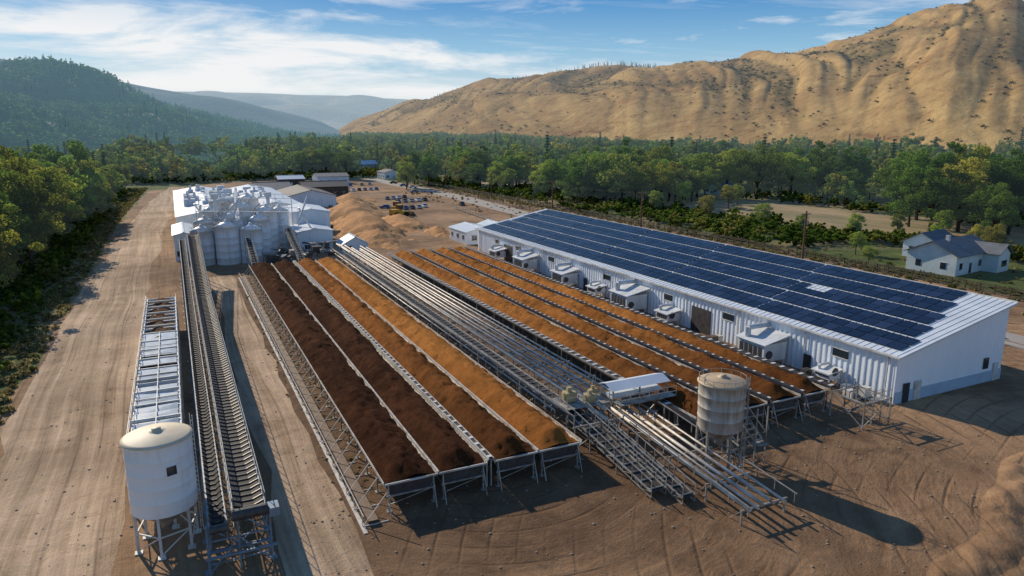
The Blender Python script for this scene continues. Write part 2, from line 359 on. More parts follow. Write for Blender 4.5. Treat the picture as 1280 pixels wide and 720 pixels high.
for i,(cx,cy,rx,ry,h) in enumerate([(50,205,10,26,6),(55,240,11,28,6.5),(48,182,6,14,3.6),(64,215,7,18,3.4),(62,275,10,22,5),(48,268,6,14,4),(68,300,9,20,3.6),(68,190,4,9,2.2)]):
    heap('earth_heap',cx,cy,rx,ry,h,m_heap,i*3.1)
# low bladed berm of spoil in the right foreground
def berm(x,y):
    t=(x-52)/34; cyy=26+6*math.sin(t*2.2)+1.5*noise.noise(Vector((x*.15,0,4))); d=abs(y-cyy)/1.7
    return max(-.05,(.42*max(0,1-d*d)*max(0,1-abs(t)**3)*(1+.9*noise.noise(Vector((x*.8,y*.8,1)))))-.04)
grid('earth_berm',list(np.arange(20,86,.4)),list(np.arange(16,38,.35)),berm,m_dirt)
# ------------------------------------------------------------ compost beds
ZR=2.4
def bed(x0,x1,y0,y1,mat,sd):
    e=empty('compost_bed')
    ys=np.arange(y0+.1,y1,.3); xs=np.linspace(x0+.07,x1-.07,17); w=x1-x0
    def fn(x,y):
        u=(x-x0)/w; mo=1-abs(2*u-1-.16*noise.noise(Vector((y*.08,sd,0))))**1.5
        en=min(1,(y-y0)/1.6,(y1-y)/1.6)
        lump=noise.noise(Vector((x*.9,y*.5,sd)))*.30+noise.noise(Vector((x*2.3,y*2.1,sd)))*.19+noise.noise(Vector((x*5,y*5,sd)))*.11
        return ZR-.2+(mo*1.05+lump)*(.25+.75*en)+.15*noise.noise(Vector((y*.15,sd,3)))
    grid('compost',list(xs),list(ys),fn,mat,e)
    b=MB()
    for x,sx in ((x0,1),(x1,-1)):
        b.box(x-.03,x+.03,y0-.1,y1+.1,ZR-.12,ZR+.09,0)
        b.quad((x+.04*sx,y0,ZR-.12),(x+.04*sx,y1,ZR-.12),(x+.55*sx,y1,ZR-1),(x+.55*sx,y0,ZR-1),0)
    b.box(x0+.5,x1-.5,y0+.02,y1,ZR-1.06,ZR-1,1)
    b.quad((x0+.06,y0+.05,ZR-.05),(x1-.06,y0+.05,ZR-.05),(x1-.55,y0+.05,ZR-1),(x0+.55,y0+.05,ZR-1),1)
    b.box(x0,x1,y0-.13,y0-.04,ZR-.2,ZR-.06,0)
    b.build('trough_frame',[rimm,galvd],e)
    l=MB(); y=y0; k=0
    while y<y1:
        for x in (x0+.35,x1-.35):
            l.beam((x,y,0),(x,y,ZR-.9 if k else ZR-.2),.11)
            l.box(x-.2,x+.2,y-.2,y+.2,.021,.07)
        l.beam((x0+.2,y,ZR-1.15),(x1-.2,y,ZR-1.15),.12)
        l.beam((x0+.35,y+.06,.5),(x1-.35,y+.06,ZR-1.2),.06)
        if k==0:
            for x in (x0+.35,x1-.35):
                l.beam((x,y,ZR-.3),(x-.1,y-1.0,0),.07); l.beam((x-.05,y,.7),(x-.05,y-.65,.7),.05)
        y+=3.3; k+=1
    l.build('legs',galv,e)
for i,(a,b_,m) in enumerate([(12.1,16.4,s_dark),(16.48,20.6,s_dark),(21.2,25.15,s_mid),(25.23,29.4,s_or)]): bed(a,b_,47.3,146.5,m,i*5.3)
for i,(a,b_,m) in enumerate([(41.5,45.7,s_or2),(46.2,50.3,s_or2),(50.8,54.8,s_or2),(55.3,58.7,s_or2)]): bed(a,b_,46.9,147.5,m,30+i*5.3)
def roller(x0,x1,y0,y1,z,name='roller_conveyor',ribs=1.3,fm=None):
    e=empty(name); f=MB(); r=MB(); t=MB()
    for x in (x0,x1): f.box(x-.035,x+.035,y0,y1,z-.09,z+.07)
    t.box(x0+.06,x1-.06,y0+.1,y1-.1,z-.03,z+.04)
    y=y0+.2
    while y<y1:
        r.box(x0+.05,x1-.05,y,y+.35,z+.05,z+.1); y+=ribs
    y=y0+.5
    while y<y1:
        for x in (x0+.02,x1-.02): f.beam((x,y,0),(x,y,z-.1),.08)
        y+=6.6
    f.build('rails',fm or galvd,e); r.build('rollers',white,e); t.build('belt',belt,e)
roller(20.68,21.1,47.1,146.4,2.62,fm=rimm)
for x0,x1 in ((45.78,46.12),(50.38,50.72),(54.88,55.22)): roller(x0,x1,46.5,147.4,2.8)
roller(58.8,59.5,46.5,147,2.7)
roller(40.6,41.35,50,147,2.6,fm=galv)
e=empty('service_walkway'); b=MB()
y=46
while y<146:
    b.beam((12.0,y,ZR-.1),(10.1,y,0),.06); b.beam((10.1,y,0),(10.1,y,1.1),.05); b.beam((12.05,y,.05),(10,y,.05),.08)
    y+=2.6
b.box(10.07,10.12,45.5,146,1.08,1.13); b.box(9.95,10.25,45,146.3,.022,.09)
b.build('railing',rimm,e)
b=MB(); b.box(10.45,11.3,46,146,.3,.36); b.build('walk_deck',rust,e)
# ------------------------------------------------------------ central pipe rack
e=empty('pipe_rack'); b=MB(); g=MB()
px=[(30.5,2.5,.09,54,160),(31.0,2.75,.12,52,162),(33.1,3.0,.16,49,163),(33.65,2.9,.10,53,163),(34.3,3.0,.15,51,160)]
for x,z,r,y0,y1 in px: b.cyl((x,y0,z),(x,y1,z),r,8)
for x,z,r in ((35.5,2.6,.14),(36.2,2.7,.10),(36.9,2.6,.16),(37.9,2.6,.14),(38.8,2.55,.10)):
    yb=33.5+random.uniform(-1,1.5)
    b.cyl((x,52,z),(x,158+random.uniform(-6,4),z),r,8); b.cyl((x,yb,1.35),(x,52,z),r,8)
y=50
while y<160:
    g.beam((30.2,y,2.3),(39.5,y,2.3),.14)
    for x in (30.4,34.9,39.3): g.beam((x,y,0),(x,y,2.25),.13)
    g.beam((30.4,y,.3),(34.9,y,2.2),.07); g.beam((39.3,y,.3),(34.9,y,2.2),.07)
    g.beam((30.3,y,2.3),(30.3,y,3.4),.07)
    y+=5.5
g.box(30.27,30.33,50,158,3.37,3.43)
for y,z in ((34.2,1.15),(38,1.45),(42.5,1.75),(47,2.05)):
    g.beam((35,y,z),(39.6,y,z),.13)
    for x in (35.1,39.4): g.beam((x,y,0),(x,y,z),.12); g.beam((x,y,z),(x,y+1.2,0),.06)
for x in (35,39.6):
    g.beam((x,33.3,1.9),(x,50,3.2),.07)
    for k in range(9):
        yy=33.5+k*1.95; g.beam((x,yy,1.1+(yy-33.5)*.078),(x,yy,1.92+(yy-33.5)*.078),.06)
b.build('pipes',M('pipe_steel',(.70,.66,.60),(.38,.31,.24),.8,.45,.05),e,True); g.build('supports',galv,e)
def incl(x0,x1,ya,za,yb,zb,name='inclined_conveyor',step=1.3,fm=None):
    e=empty(name); f=MB(); t=MB(); L=yb-ya
    fz=lambda y: za+(zb-za)*(y-ya)/L
    for x in (x0,x1):
        f.beam((x,ya,za),(x,yb,zb),.12,.14); f.beam((x,ya,za+.9),(x,yb,zb+.9),.07)
        f.beam((x,ya,za-.5),(x,yb,zb-.5),.09)
        y=ya;k=0
        while y<yb:
            f.beam((x,y,fz(y)-.5),(x,y,fz(y)+.9),.06)
            y2=min(y+step,yb); f.beam((x,y,fz(y)-.5 if k%2 else fz(y)),(x,y2,fz(y2) if k%2 else fz(y2)-.5),.05)
            y+=step;k+=1
        y=ya+.6
        while y<yb:
            if fz(y)>.7: f.beam((x,y,0),(x,y,fz(y)-.5),.1)
            y+=4.2
    y=ya+.3
    while y<yb:
        f.cyl((x0,y,fz(y)+.06),(x1,y,fz(y)+.06),.06,6); y+=1.2
    t.beam(((x0+x1)/2,ya,za-.02),((x0+x1)/2,yb,zb-.02),(x1-x0)*.8,.06)
    f.build('frame',fm or galv,e); t.build('belt',belt,e)
incl(31.5,32.7,55.0,2.5,150,2.6,step=4.0); incl(31.4,32.8,40.0,.7,54.8,2.6)
incl(33.1,34.3,38.3,.6,54,2.7)
e=empty('transfer_station'); b=MB(); g=MB(); o=MB()
b.box(36.0,42.5,52.6,54.4,3.9,4.05); b.quad((35.8,52.2,4.06),(42.7,52.2,4.06),(42.7,53.5,4.5),(35.8,53.5,4.5)); b.quad((35.8,53.5,4.5),(42.7,53.5,4.5),(42.7,54.8,4.06),(35.8,54.8,4.06))
b.box(36.2,42.2,52.8,54.2,3.0,3.3)
for x in (36.1,39.2,42.4):
    for y in (52.5,54.5): g.beam((x,y,0),(x,y,3.95),.13)
for x in (36.1,39.2): g.beam((x,52.4,.4),(x+3.1,52.4,2.9),.07)
g.box(36,42.5,51,52.3,2.95,3.03)
for x in np.arange(36,42.6,1.08): g.beam((x,51,3),(x,51,4),.05)
g.beam((36,51,4),(42.5,51,4),.06); g.beam((36,51,3.5),(42.5,51,3.5),.05)
for (x,y,s,z) in ((32.2,54.2,.9,3.1),(33.9,53.2,.8,3.0),(35.1,54.6,.6,3.1)):
    o.box(x-s*.6,x+s*.6,y-s*.5,y+s*.5,z,z+s); o.cyl((x-s*.8,y,z+s*.6),(x+s*.8,y,z+s*.6),s*.38,12); o.box(x-s*.25,x+s*.25,y-s*.2,y+s*.2,z+s,z+s*1.5)
g.box(31,35.8,52.4,55.6,2.92,3.0)
for x in (31.1,35.7):
    for y in (52.5,55.5): g.beam((x,y,0),(x,y,3),.12); g.beam((x,y,3),(x,y,4.1),.06)
g.beam((31.1,52.5,4.05),(35.7,52.5,4.05),.05); g.beam((31.1,55.5,4.05),(35.7,55.5,4.05),.05)
b.build('canopy',roofm,e); g.build('steelwork',galv,e); o.build('drive_motors',ochre,e)
# ------------------------------------------------------------ left conveyor
def truss_conveyor():
    e=empty('truss_conveyor'); f=MB(); t=MB(); r=MB(); bl=MB()
    def zt(y): return 4.1+ (0 if y<112 else (y-112)*.12)
    for x0,x1,dz in ((1.5,3.5,0),(.0,1.05,-.7)):
        for x in (x0,x1):
            y=44.5;k=0
            while y<150:
                y2=y+1.6; z=zt(y)+dz;z2=zt(y2)+dz
                f.beam((x,y,z),(x,y2,z2),.11); f.beam((x,y,z-1.1),(x,y2,z2-1.1),.09)
                f.beam((x,y,z-1.1),(x,y,z),.07)
                f.beam((x,y,z if k%2 else z-1.1),(x,y2,z2-1.1 if k%2 else z2),.055)
                if x in(1.5,3.5): f.beam((x,y,z),(x,y,z+1.0),.045); f.beam((x,y,z+1.0),(x,y2,z2+1.0),.045)
                y=y2;k+=1
        y=44.5
        while y<150:
            z=zt(y)+dz; xm=(x0+x1)/2; w=(x1-x0)/2
            r.beam((x0+.05,y,z+.12),(xm-w*.35,y,z-.12),.09); r.beam((xm-w*.35,y,z-.12),(xm+w*.35,y,z-.12),.09); r.beam((xm+w*.35,y,z-.12),(x1-.05,y,z+.12),.09)
            y+=.8
        for k in range(66):
            y=44.5+k*1.6; z=zt(y)+dz;z2=zt(y+1.6)+dz; xm=(x0+x1)/2; w=(x1-x0)/2
            t.quad((x0+.12,y,z+.06),(xm-w*.35,y,z-.16),(xm-w*.35,y+1.6,z2-.16),(x0+.12,y+1.6,z2+.06))
            t.quad((xm-w*.35,y,z-.16),(xm+w*.35,y,z-.16),(xm+w*.35,y+1.6,z2-.16),(xm-w*.35,y+1.6,z2-.16))
            t.quad((xm+w*.35,y,z-.16),(x1-.12,y,z+.06),(x1-.12,y+1.6,z2+.06),(xm+w*.35,y+1.6,z2-.16))
    y=45
    while y<150:
        z=zt(y)-1.1
        for x,xo in ((.1,-.25),(3.4,3.75)):
            bl.beam((x,y,z),(xo,y,0),.14); bl.box(xo-.25,xo+.25,y-.25,y+.25,.02,.08)
        bl.beam((.0,y,z*.5),(3.5,y,z*.5),.09); bl.beam((.1,y,z),(3.6,y,.2),.07); bl.beam((3.4,y,z),(-.1,y,.2),.07)
        bl.beam((3.55,y,z*.6),(3.55,y+4,z),.06); bl.beam((-.1,y,.3),(-.1,y+4,z),.06)
        y+=4
    r.cyl((1.4,44.4,4.0),(3.6,44.4,4.0),.38,16); r.cyl((.0,44.4,3.3),(1.05,44.4,3.3),.28,16)
    bl.box(3.65,4.3,44.1,45.1,3.5,4.1); bl.box(-.4,4.0,43.9,44.05,1.5,1.65)
    for z in (.8,1.6,2.4): bl.beam((-.2,44.6,z),(3.7,44.6,z),.08)
    for x in (-.2,1.7,3.7): bl.beam((x,44.6,0),(x,44.6,3.6),.12)
    bl.beam((-.2,44.55,.1),(1.7,44.55,2.4),.07); bl.beam((3.7,44.55,.1),(1.7,44.55,2.4),.07)
    f.build('truss',M('blue_grey_truss',(.32,.35,.38),(.14,.14,.14),1.3,.5,.3),e); t.build('belt',belt,e); r.build('idlers',galvd,e); bl.build('support_frame',[M('blue_grey_steel',(.22,.32,.43),(.18,.20,.22),1.5,.5,.2)],e)
truss_conveyor()
e=empty('hopper_line'); w=MB(); g=MB(); dk=MB()
y=55.5
while y<111:
    y2=y+3.6; x0,x1=-5.0,-1.3
    zt=4.3
    w.box(x0,x1,y,y+.08,2.6,zt); w.box(x0,x0+.08,y+.08,y2-.02,2.6,zt+.02); w.box(x1-.08,x1,y+.08,y2-.02,2.6,zt+.02); w.box(x0+.08,x1-.08,y2-.1,y2-.02,2.6,zt)
    xm=(x0+x1)/2;ym=(y+y2)/2
    for a,b_ in (((x0,y),(x1,y)),((x1,y),(x1,y2)),((x1,y2),(x0,y2)),((x0,y2),(x0,y))):
        ca_=lambda q:(xm+(q[0]-xm)*.3,ym+(q[1]-ym)*.3,1.3)
        w.quad((a[0],a[1],2.6),(b_[0],b_[1],2.6),ca_(b_),ca_(a))
    for x in (x0-.08,x1+.08):
        g.beam((x,y,0),(x,y,zt+.3),.14); g.beam((x,y,zt+.95),(x,y,zt+.25),.05)
        g.beam((x,y,.3),(x,y2,2.5),.06)
    g.beam((x0-.1,y,2.4),(x1+.1,y,2.4),.12); g.beam((x0-.1,y,zt+.3),(x1+.1,y,zt+.3),.16)
    if y<88:
        for q in range(2):
            ya=y+.25+q*1.75; zz=zt+random.uniform(-.05,.12); L_=random.choice((.8,1.15,1.3))
            if random.random()<.85: w.quad((x0+.15,ya,zz+.02),(x1-.15,ya,zz+.02),(x1-.15,ya+L_,zz+random.uniform(.05,.3)),(x0+.15,ya+L_,zz+.22),1)
            g.beam((x0,ya+1.45,zz+.15),(x1,ya+1.45,zz+.15),.09)
        g.beam(((x0+x1)/2,y,zt+.34),((x0+x1)/2,y2,zt+.34),.08)
        dk.box(x0+.1,x1-.1,y+.1,y2-.1,zt-.5,zt-.45)  # flat black sheet set below the bin rim
    y=y2
for x in (-5.08,-1.22): g.beam((x,55.5,5.25),(x,111,5.25),.05); g.beam((x,55.5,4.8),(x,111,4.8),.04)
ys=np.arange(88,112.6,.4)
grid('compost',list(np.linspace(-4.9,-1.4,14)),list(ys),lambda x,y:3.9+.5*(1-abs((x+3.15)/1.8)**2)+.3*noise.noise(Vector((x,y*.6,4)))+.15*noise.noise(Vector((x*3,y*3,4))),soil('heather_soil',(.12,.07,.045),(.26,.17,.11)),e)
w.build('bins',[silow,M('translucent_sheet',(.66,.74,.80),(.38,.45,.50),.9,.35)],e); g.build('frame',white,e); dk.build('dark_bin_sheets',belt,e)
# ------------------------------------------------------------ silos
def storage_silo(cx,cy,r,zb,zt,body,roof,name,ladder_ang=0,hatch=False,taper=1.0):
    e=empty(name); b=MB()
    prof=[(r*taper,zb),(r*taper,zb+.02)]
    n=int((zt-zb)/.9); dd=.012 if hatch else .035
    for i in range(1,n+1):
        z=zb+(zt-zb)*i/n; rr=r*(taper+(1-taper)*i/n); prof+= [(rr,z-.06),(rr+dd,z-.03),(rr,z)]
    b.rev(cx,cy,prof,48,0)
    b.rev(cx,cy,[(r+.03,zt-.02),(r+.12,zt+.0),(r+.12,zt+.06),(r*.95,zt+.18),(r*.3,zt+.42),(.3,zt+.46),(.3,zt+.62),(.01,zt+.64)],48,1)
    b.rev(cx,cy,[(r*taper,zb),(r*taper*.9,zb-.1),(.35,zb-1.35),(.35,zb-1.7),(.01,zb-1.7)],32,2)
    b.build('shell',[body,roof,galv],e,True)
    l=MB()
    for i in range(6):
        t=2*math.pi*i/6+.3; t2=2*math.pi*(i+1)/6+.3; q=r*.93
        p=(cx+q*math.cos(t),cy+q*math.sin(t)); p2=(cx+q*math.cos(t2),cy+q*math.sin(t2))
        l.beam((*p,0),(*p,zb+.1),.18); l.box(p[0]-.25,p[0]+.25,p[1]-.25,p[1]+.25,.02,.1)
        l.beam((*p,zb*.5),(*p2,zb*.5),.09); l.beam((*p,.2),(*p2,zb*.5),.07)
    a=ladder_ang; rx,ry=cx+(r+.22)*math.cos(a),cy+(r+.22)*math.sin(a); tx,ty=-math.sin(a)*.22,math.cos(a)*.22
    for sg in (-1,1): l.beam((rx+tx*sg,ry+ty*sg,0.1),(rx+tx*sg,ry+ty*sg,zt+.9),.05)
    z=.4
    while z<zt+.5: l.beam((rx-tx,ry-ty,z),(rx+tx,ry+ty,z),.035); z+=.35
    l.build('legs_and_ladder',white if hatch else galv,e)
    rl=MB()
    for i in range(14):
        t=2*math.pi*i/14; t2=2*math.pi*(i+1)/14
        if not hatch:
            rl.beam((cx+r*math.cos(t),cy+r*math.sin(t),zt+.05),(cx+r*math.cos(t),cy+r*math.sin(t),zt+.55),.035)
            rl.beam((cx+r*math.cos(t),cy+r*math.sin(t),zt+.55),(cx+r*math.cos(t2),cy+r*math.sin(t2),zt+.55),.035)
    if rl.v: rl.build('roof_railing',galv,e)
    if hatch:
        h=MB(); a=math.atan2(-cy,-cx)+.30
        c=Vector((cx+(r+.03)*math.cos(a),cy+(r+.03)*math.sin(a),zt-1.75)); t=Vector((-math.sin(a),math.cos(a),0)); o=Vector((math.cos(a),math.sin(a),0))
        h.beam(c-o*.1,c+o*.03,.62,.62,0)
        for sg in(-1,1): h.beam(c+t*.36*sg-Vector((0,0,.38)),c+t*.36*sg+Vector((0,0,.38)),.07,.12,1); h.beam(c-t*.36+Vector((0,0,.36*sg)),c+t*.36+Vector((0,0,.36*sg)),.12,.07,1)
        h.build('hatch',[glass,silow],e)
    return e
storage_silo(-2.6,50.0,2.1,3.0,8.0,silow,cream,'white_storage_silo',math.radians(20),True)
storage_silo(40.4,42.6,1.98,3.5,7.5,silog,M('tan_roof',(.50,.38,.25),(.36,.28,.19),.9,.6),'steel_storage_silo',math.radians(-60),taper=.95)
def stair_tower(cx,cy,h,name='steel_stair_tower'):
    e=empty(name); b=MB()
    w,l=1.2,3.2; lv=max(1,int(h/1.6))
    for x in (cx,cx+w):
        for y in (cy,cy+l): b.beam((x,y,0),(x,y,h+1),.1)
        b.beam((x,cy,.2),(x,cy+l,h*.5),.05); b.beam((x,cy+l,.2),(x,cy,h*.5),.05)
    for k in range(lv):
        z0=h*k/lv; z1=h*(k+1)/lv; ya,yb=(cy,cy+l) if k%2 else (cy+l,cy)
        for x in (cx+.1,cx+w-.1):
            b.beam((x,ya,z0),(x,yb,z1),.06,.16); b.beam((x,ya,z0+.95),(x,yb,z1+.95),.045)
        for i in range(7):
            f=(i+.5)/7; b.box(cx+.1,cx+w-.1,ya+(yb-ya)*f-.12,ya+(yb-ya)*f+.12,z0+(z1-z0)*f,z0+(z1-z0)*f+.04)
        b.box(cx-.05,cx+w+.05,yb-.4,yb+.4,z1-.05,z1)
    b.build('frame',galv,e)
stair_tower(42.6,40.6,4.4)
stair_tower(59.8,42.4,2.6)
e=empty('steel_outlet_frame'); b=MB()
for x in (58.0,61.8):
    for y in (42,45.8): b.beam((x,y,0),(x,y,2.7),.13)
    b.beam((x,42,2.6),(x,45.8,2.6),.12); b.beam((x,42,.2),(x,45.8,2.5),.07)
b.beam((58,42,2.6),(61.8,42,2.6),.12); b.beam((58,45.8,2.6),(61.8,45.8,2.6),.12); b.beam((58,42,.2),(61.8,42,2.5),.07); b.beam((61.8,42,.2),(58,42,2.5),.07)
b.beam((58,42,3.5),(61.8,42,3.5),.05); b.beam((58,42,2.6),(58,42,3.5),.05); b.beam((61.8,42,2.6),(61.8,42,3.5),.05)
b.build('frame',galv,e)
cl=[(4.6,165.5,2.4,7.4),(9.6,164.6,2.5,8.2),(14.6,164.2,2.4,7.4),(5.6,171.3,2.5,8.6),(11.2,170.4,2.6,9.6),(17,170,2.5,8.8),
(7.6,177.4,2.7,10.4),(13.6,176.6,2.7,11.2),(19.4,176.2,2.5,10.2),(10,184.4,2.7,11.8),(16,183.6,2.7,12.4),(23,181.5,2.3,9.5)]
for i,(x,y,r,h) in enumerate(cl):
    e=empty('grain_silo'); b=MB()
    prof=[(r,0)]
    for k in range(1,int(h/1.5)): prof+= [(r,k*1.5-.05),(r+.04,k*1.5),(r,k*1.5+.05)]
    prof+=[(r,h),(r+.08,h+.02),(r*.4,h+r*.36),(.35,h+r*.40),(.35,h+r*.40+.5),(.01,h+r*.40+.55)]
    b.rev(x,y,prof,28); b.build('shell',[silow if i%3 else silo2],e,True)
    l=MB()
    for sg in (-.22,.22): l.beam((x+sg,y-r-.2,0),(x+sg,y-r-.2,h+.8),.06)
    z=.5
    while z<h: l.beam((x-.22,y-r-.2,z),(x+.22,y-r-.2,z),.05); z+=.6
    for q in range(10):
        t=q*math.pi/5;t2=(q+1)*math.pi/5
        l.beam((x+r*math.cos(t),y+r*math.sin(t),h),(x+r*math.cos(t),y+r*math.sin(t),h+.9),.05); l.beam((x+r*math.cos(t),y+r*math.sin(t),h+.9),(x+r*math.cos(t2),y+r*math.sin(t2),h+.9),.05)
    l.build('ladder_and_rail',white,e)
e=empty('overhead_catwalk'); b=MB()
for (p,q) in (((4,171,11.2),(26,171,10)),((5,180,13.4),(26,180,12.5)),((12,164,9.5),(14,190,14))):
    b.beam(p,q,.9,.1)
    for o in (-.45,.45):
        P,Q=Vector(p)+Vector((0,o,1)),Vector(q)+Vector((0,o,1)); b.beam(P,Q,.05)
        for k in range(12):
            t=k/11; a=P.lerp(Q,t); b.beam(a-Vector((0,0,1)),a,.05)
    b.beam((p[0],p[1],0),p,.2); b.beam((q[0],q[1],0),q,.2)
for k in range(12):
    x,y=random.uniform(4,28),random.uniform(166,190); z=random.uniform(8,12)
    b.cyl((x,y,z+2),(x+random.uniform(-5,5),y+random.uniform(-3,3),z-3),.2,8)
b.build('steelwork',silo2,e)
e=empty('bucket_elevator'); b=MB()
for (x,y,h) in ((8.2,174,13.5),(20.5,180,13)):
    b.box(x-.4,x+.4,y-.3,y+.3,0,h); b.box(x-.8,x+.8,y-.6,y+.6,h,h+1.2)
    for sx in (-1,1):
        for sy in (-1,1): b.beam((x+sx,y+sy,0),(x+sx,y+sy,h-1),.1)
    for k in range(int(h/2)): b.beam((x-1,y-1,k*2),(x+1,y-1,k*2+2),.06); b.beam((x-1,y-1,k*2),(x+1,y-1,k*2),.06); b.beam((x+1,y-1,k*2),(x+1,y+1,k*2+2),.06)
b.build('legs',silo2,e)
def corr(b,p,q,z0,zfn,m=0,pitch=.6,d=.07):
    p=Vector(p);q=Vector(q);L=(q-p).length;t=(q-p)/L;n=Vector((t.y,-t.x))
    pts=[];s=0
    while s<L-.01:
        for ds,o in ((0,0),(.62*pitch,0),(.7*pitch,d),(.92*pitch,d)):
            if s+ds<L: pts.append((s+ds,o))
        s+=pitch
    pts.append((L,0))
    vs=[];fs=[]
    for s,o in pts:
        c=p+t*s+n*o; vs.append((c.x,c.y,z0)); vs.append((c.x,c.y,zfn(s/L)))
    for i in range(len(pts)-1): fs.append((2*i,2*i+2,2*i+3,2*i+1))
    b.add(vs,fs,m)
def shed(name,x0,x1,y0,y1,h,rise,wall,roof,axis='y',win=True,door=True,ov=.4):
    e=empty(name); b=MB(); xm=(x0+x1)/2; ym=(y0+y1)/2
    g=lambda t:h+rise*(1-abs(2*t-1))
    if axis=='y':
        corr(b,(x0,y1),(x0,y0),0,lambda t:h); corr(b,(x1,y0),(x1,y1),0,lambda t:h)
        corr(b,(x0,y0),(x1,y0),0,g,pitch=(x1-x0)/24); corr(b,(x1,y1),(x0,y1),0,g,pitch=(x1-x0)/24)
    else:
        corr(b,(x0,y0),(x1,y0),0,lambda t:h); corr(b,(x1,y1),(x0,y1),0,lambda t:h)
        corr(b,(x0,y1),(x0,y0),0,g,pitch=(y1-y0)/24); corr(b,(x1,y0),(x1,y1),0,g,pitch=(y1-y0)/24)
    b.build('walls',wall,e)
    r=MB()
    if axis=='y':
        k=rise/(xm-x0)
        r.beam((xm,y0-ov,h+rise+.1),(xm,y1+ov,h+rise+.1),.4,.12)
        for sg,xe in ((-1,x0-ov),(1,x1+ov)):
            ze=h-k*ov+.04; A=[(xe,y0-ov,ze),(xm,y0-ov,h+rise+.06),(xm,y1+ov,h+rise+.06),(xe,y1+ov,ze)]
            r.add(A+[(a[0],a[1],a[2]-.14) for a in A],[(0,1,2,3),(7,6,5,4),(0,4,5,1),(1,5,6,2),(2,6,7,3),(3,7,4,0)])
    else:
        k=rise/(ym-y0)
        r.beam((x0-ov,ym,h+rise+.1),(x1+ov,ym,h+rise+.1),.4,.12)
        for sg,ye in ((-1,y0-ov),(1,y1+ov)):
            ze=h-k*ov+.04; A=[(x0-ov,ye,ze),(x0-ov,ym,h+rise+.06),(x1+ov,ym,h+rise+.06),(x1+ov,ye,ze)]
            r.add(A+[(a[0],a[1],a[2]-.14) for a in A],[(0,1,2,3),(7,6,5,4),(0,4,5,1),(1,5,6,2),(2,6,7,3),(3,7,4,0)])
    r.build('roof',roof,e)
    if win:
        w=MB(); n=max(2,int((x1-x0)/4))
        for i in range(n):
            x=x0+(x1-x0)*(i+.5)/n
            if i==n//2 and door: w.box(x-.55,x+.55,y0-.12,y0+.05,0,2.1,1); continue
            w.box(x-.65,x+.65,y0-.11,y0+.05,1.1,2.3); w.box(x-.72,x+.72,y0-.16,y0-.02,1.0,1.1,1); w.box(x-.72,x+.72,y0-.16,y0-.02,2.3,2.4,1); w.box(x-.04,x+.04,y0-.14,y0-.1,1.1,2.3,1)
        n=max(2,int((y1-y0)/4))
        for i in range(n):
            y=y0+(y1-y0)*(i+.5)/n
            w.box(x0-.11,x0+.05,y-.65,y+.65,1.1,2.3); w.box(x0-.16,x0-.02,y-.72,y+.72,1.0,1.1,1); w.box(x0-.16,x0-.02,y-.72,y+.72,2.3,2.4,1)
        w.build('windows_and_door',[glass,white],e)
    return e
shed('white_warehouse',0,17,196,290,7.5,1.4,whitewall,roofm)
shed('white_warehouse',17.3,33,204,280,8.2,1.4,whitewall,roofm)
shed('white_process_building',26.5,36,184,200,8.5,.8,whitewall,roofm)
shed('white_process_building',25.5,33.5,169,182,5.5,.6,whitewall,roofm)
shed('white_process_building',-1,3,172,192,6,.5,whitewall,roofm)
shed('dark_roof_building',36,54,262,292,6,2.2,whitewall,darkroof)
shed('dark_roof_building',30,44,300,318,6,2.5,whitewall,greyroof,'x')
shed('dark_roof_building',52,72,322,336,5,2,wood,darkroof,'x')
shed('white_shed',67,76,166,178,3.4,.9,whitewall,roofm)
shed('white_shed',78,84,172,184,3,.9,whitewall,roofm)
shed('grey_depot_building',74,92,408,424,4.5,1.6,whitewall,greyroof,'x')
shed('grey_depot_building',52,66,402,416,4,1.6,wood,roofm,'x')
shed('grey_depot_building',122,134,440,458,4.2,1.6,whitewall,darkroof)
shed('equipment_hut',34.5,40.5,163,169,2.8,1.6,whitewall,M('pale_blue_roof',(.45,.56,.66),(.6,.66,.7),.6,.5))
e=empty('rooftop_equipment'); b=MB()
for k in range(34):
    x,y=random.uniform(3,31),random.uniform(206,278); s=random.uniform(.6,1.5); z=8.6
    b.box(x-s,x+s,y-s*.8,y+s*.8,z-1.4,z+s*.7+.4)
    if k%2: b.cyl((x,y,z),(x,y,z+2.4),.35,10)
b.build('vents',silo2,e)
e=empty('screening_machine'); b=MB(); d=MB()
for k in range(26):
    x,y=random.uniform(17,30),random.uniform(151,164); z=random.uniform(.6,3.2); s=random.uniform(.4,1.2)
    (b if k%2 else d).box(x-s,x+s,y-s,y+s,z,z+s*1.2); (b if k%3 else d).cyl((x,y,z+s),(x+random.uniform(-4,4),y+random.uniform(-3,3),z+random.uniform(-1,2)+.01),.2,8)
    for q in (-s,s): b.beam((x+q*.9,y-s*.9,0),(x+q*.9,y-s*.9,z),.12); b.beam((x+q*.9,y+s*.9,0),(x+q*.9,y+s*.9,z),.12)
b.build('frames',galv,e); d.build('machines',galvd,e)
incl(12.8,14,146.8,2.5,160,6,'inclined_conveyor',1.6); incl(22,23.2,147,2.5,166,7,'inclined_conveyor',1.6)
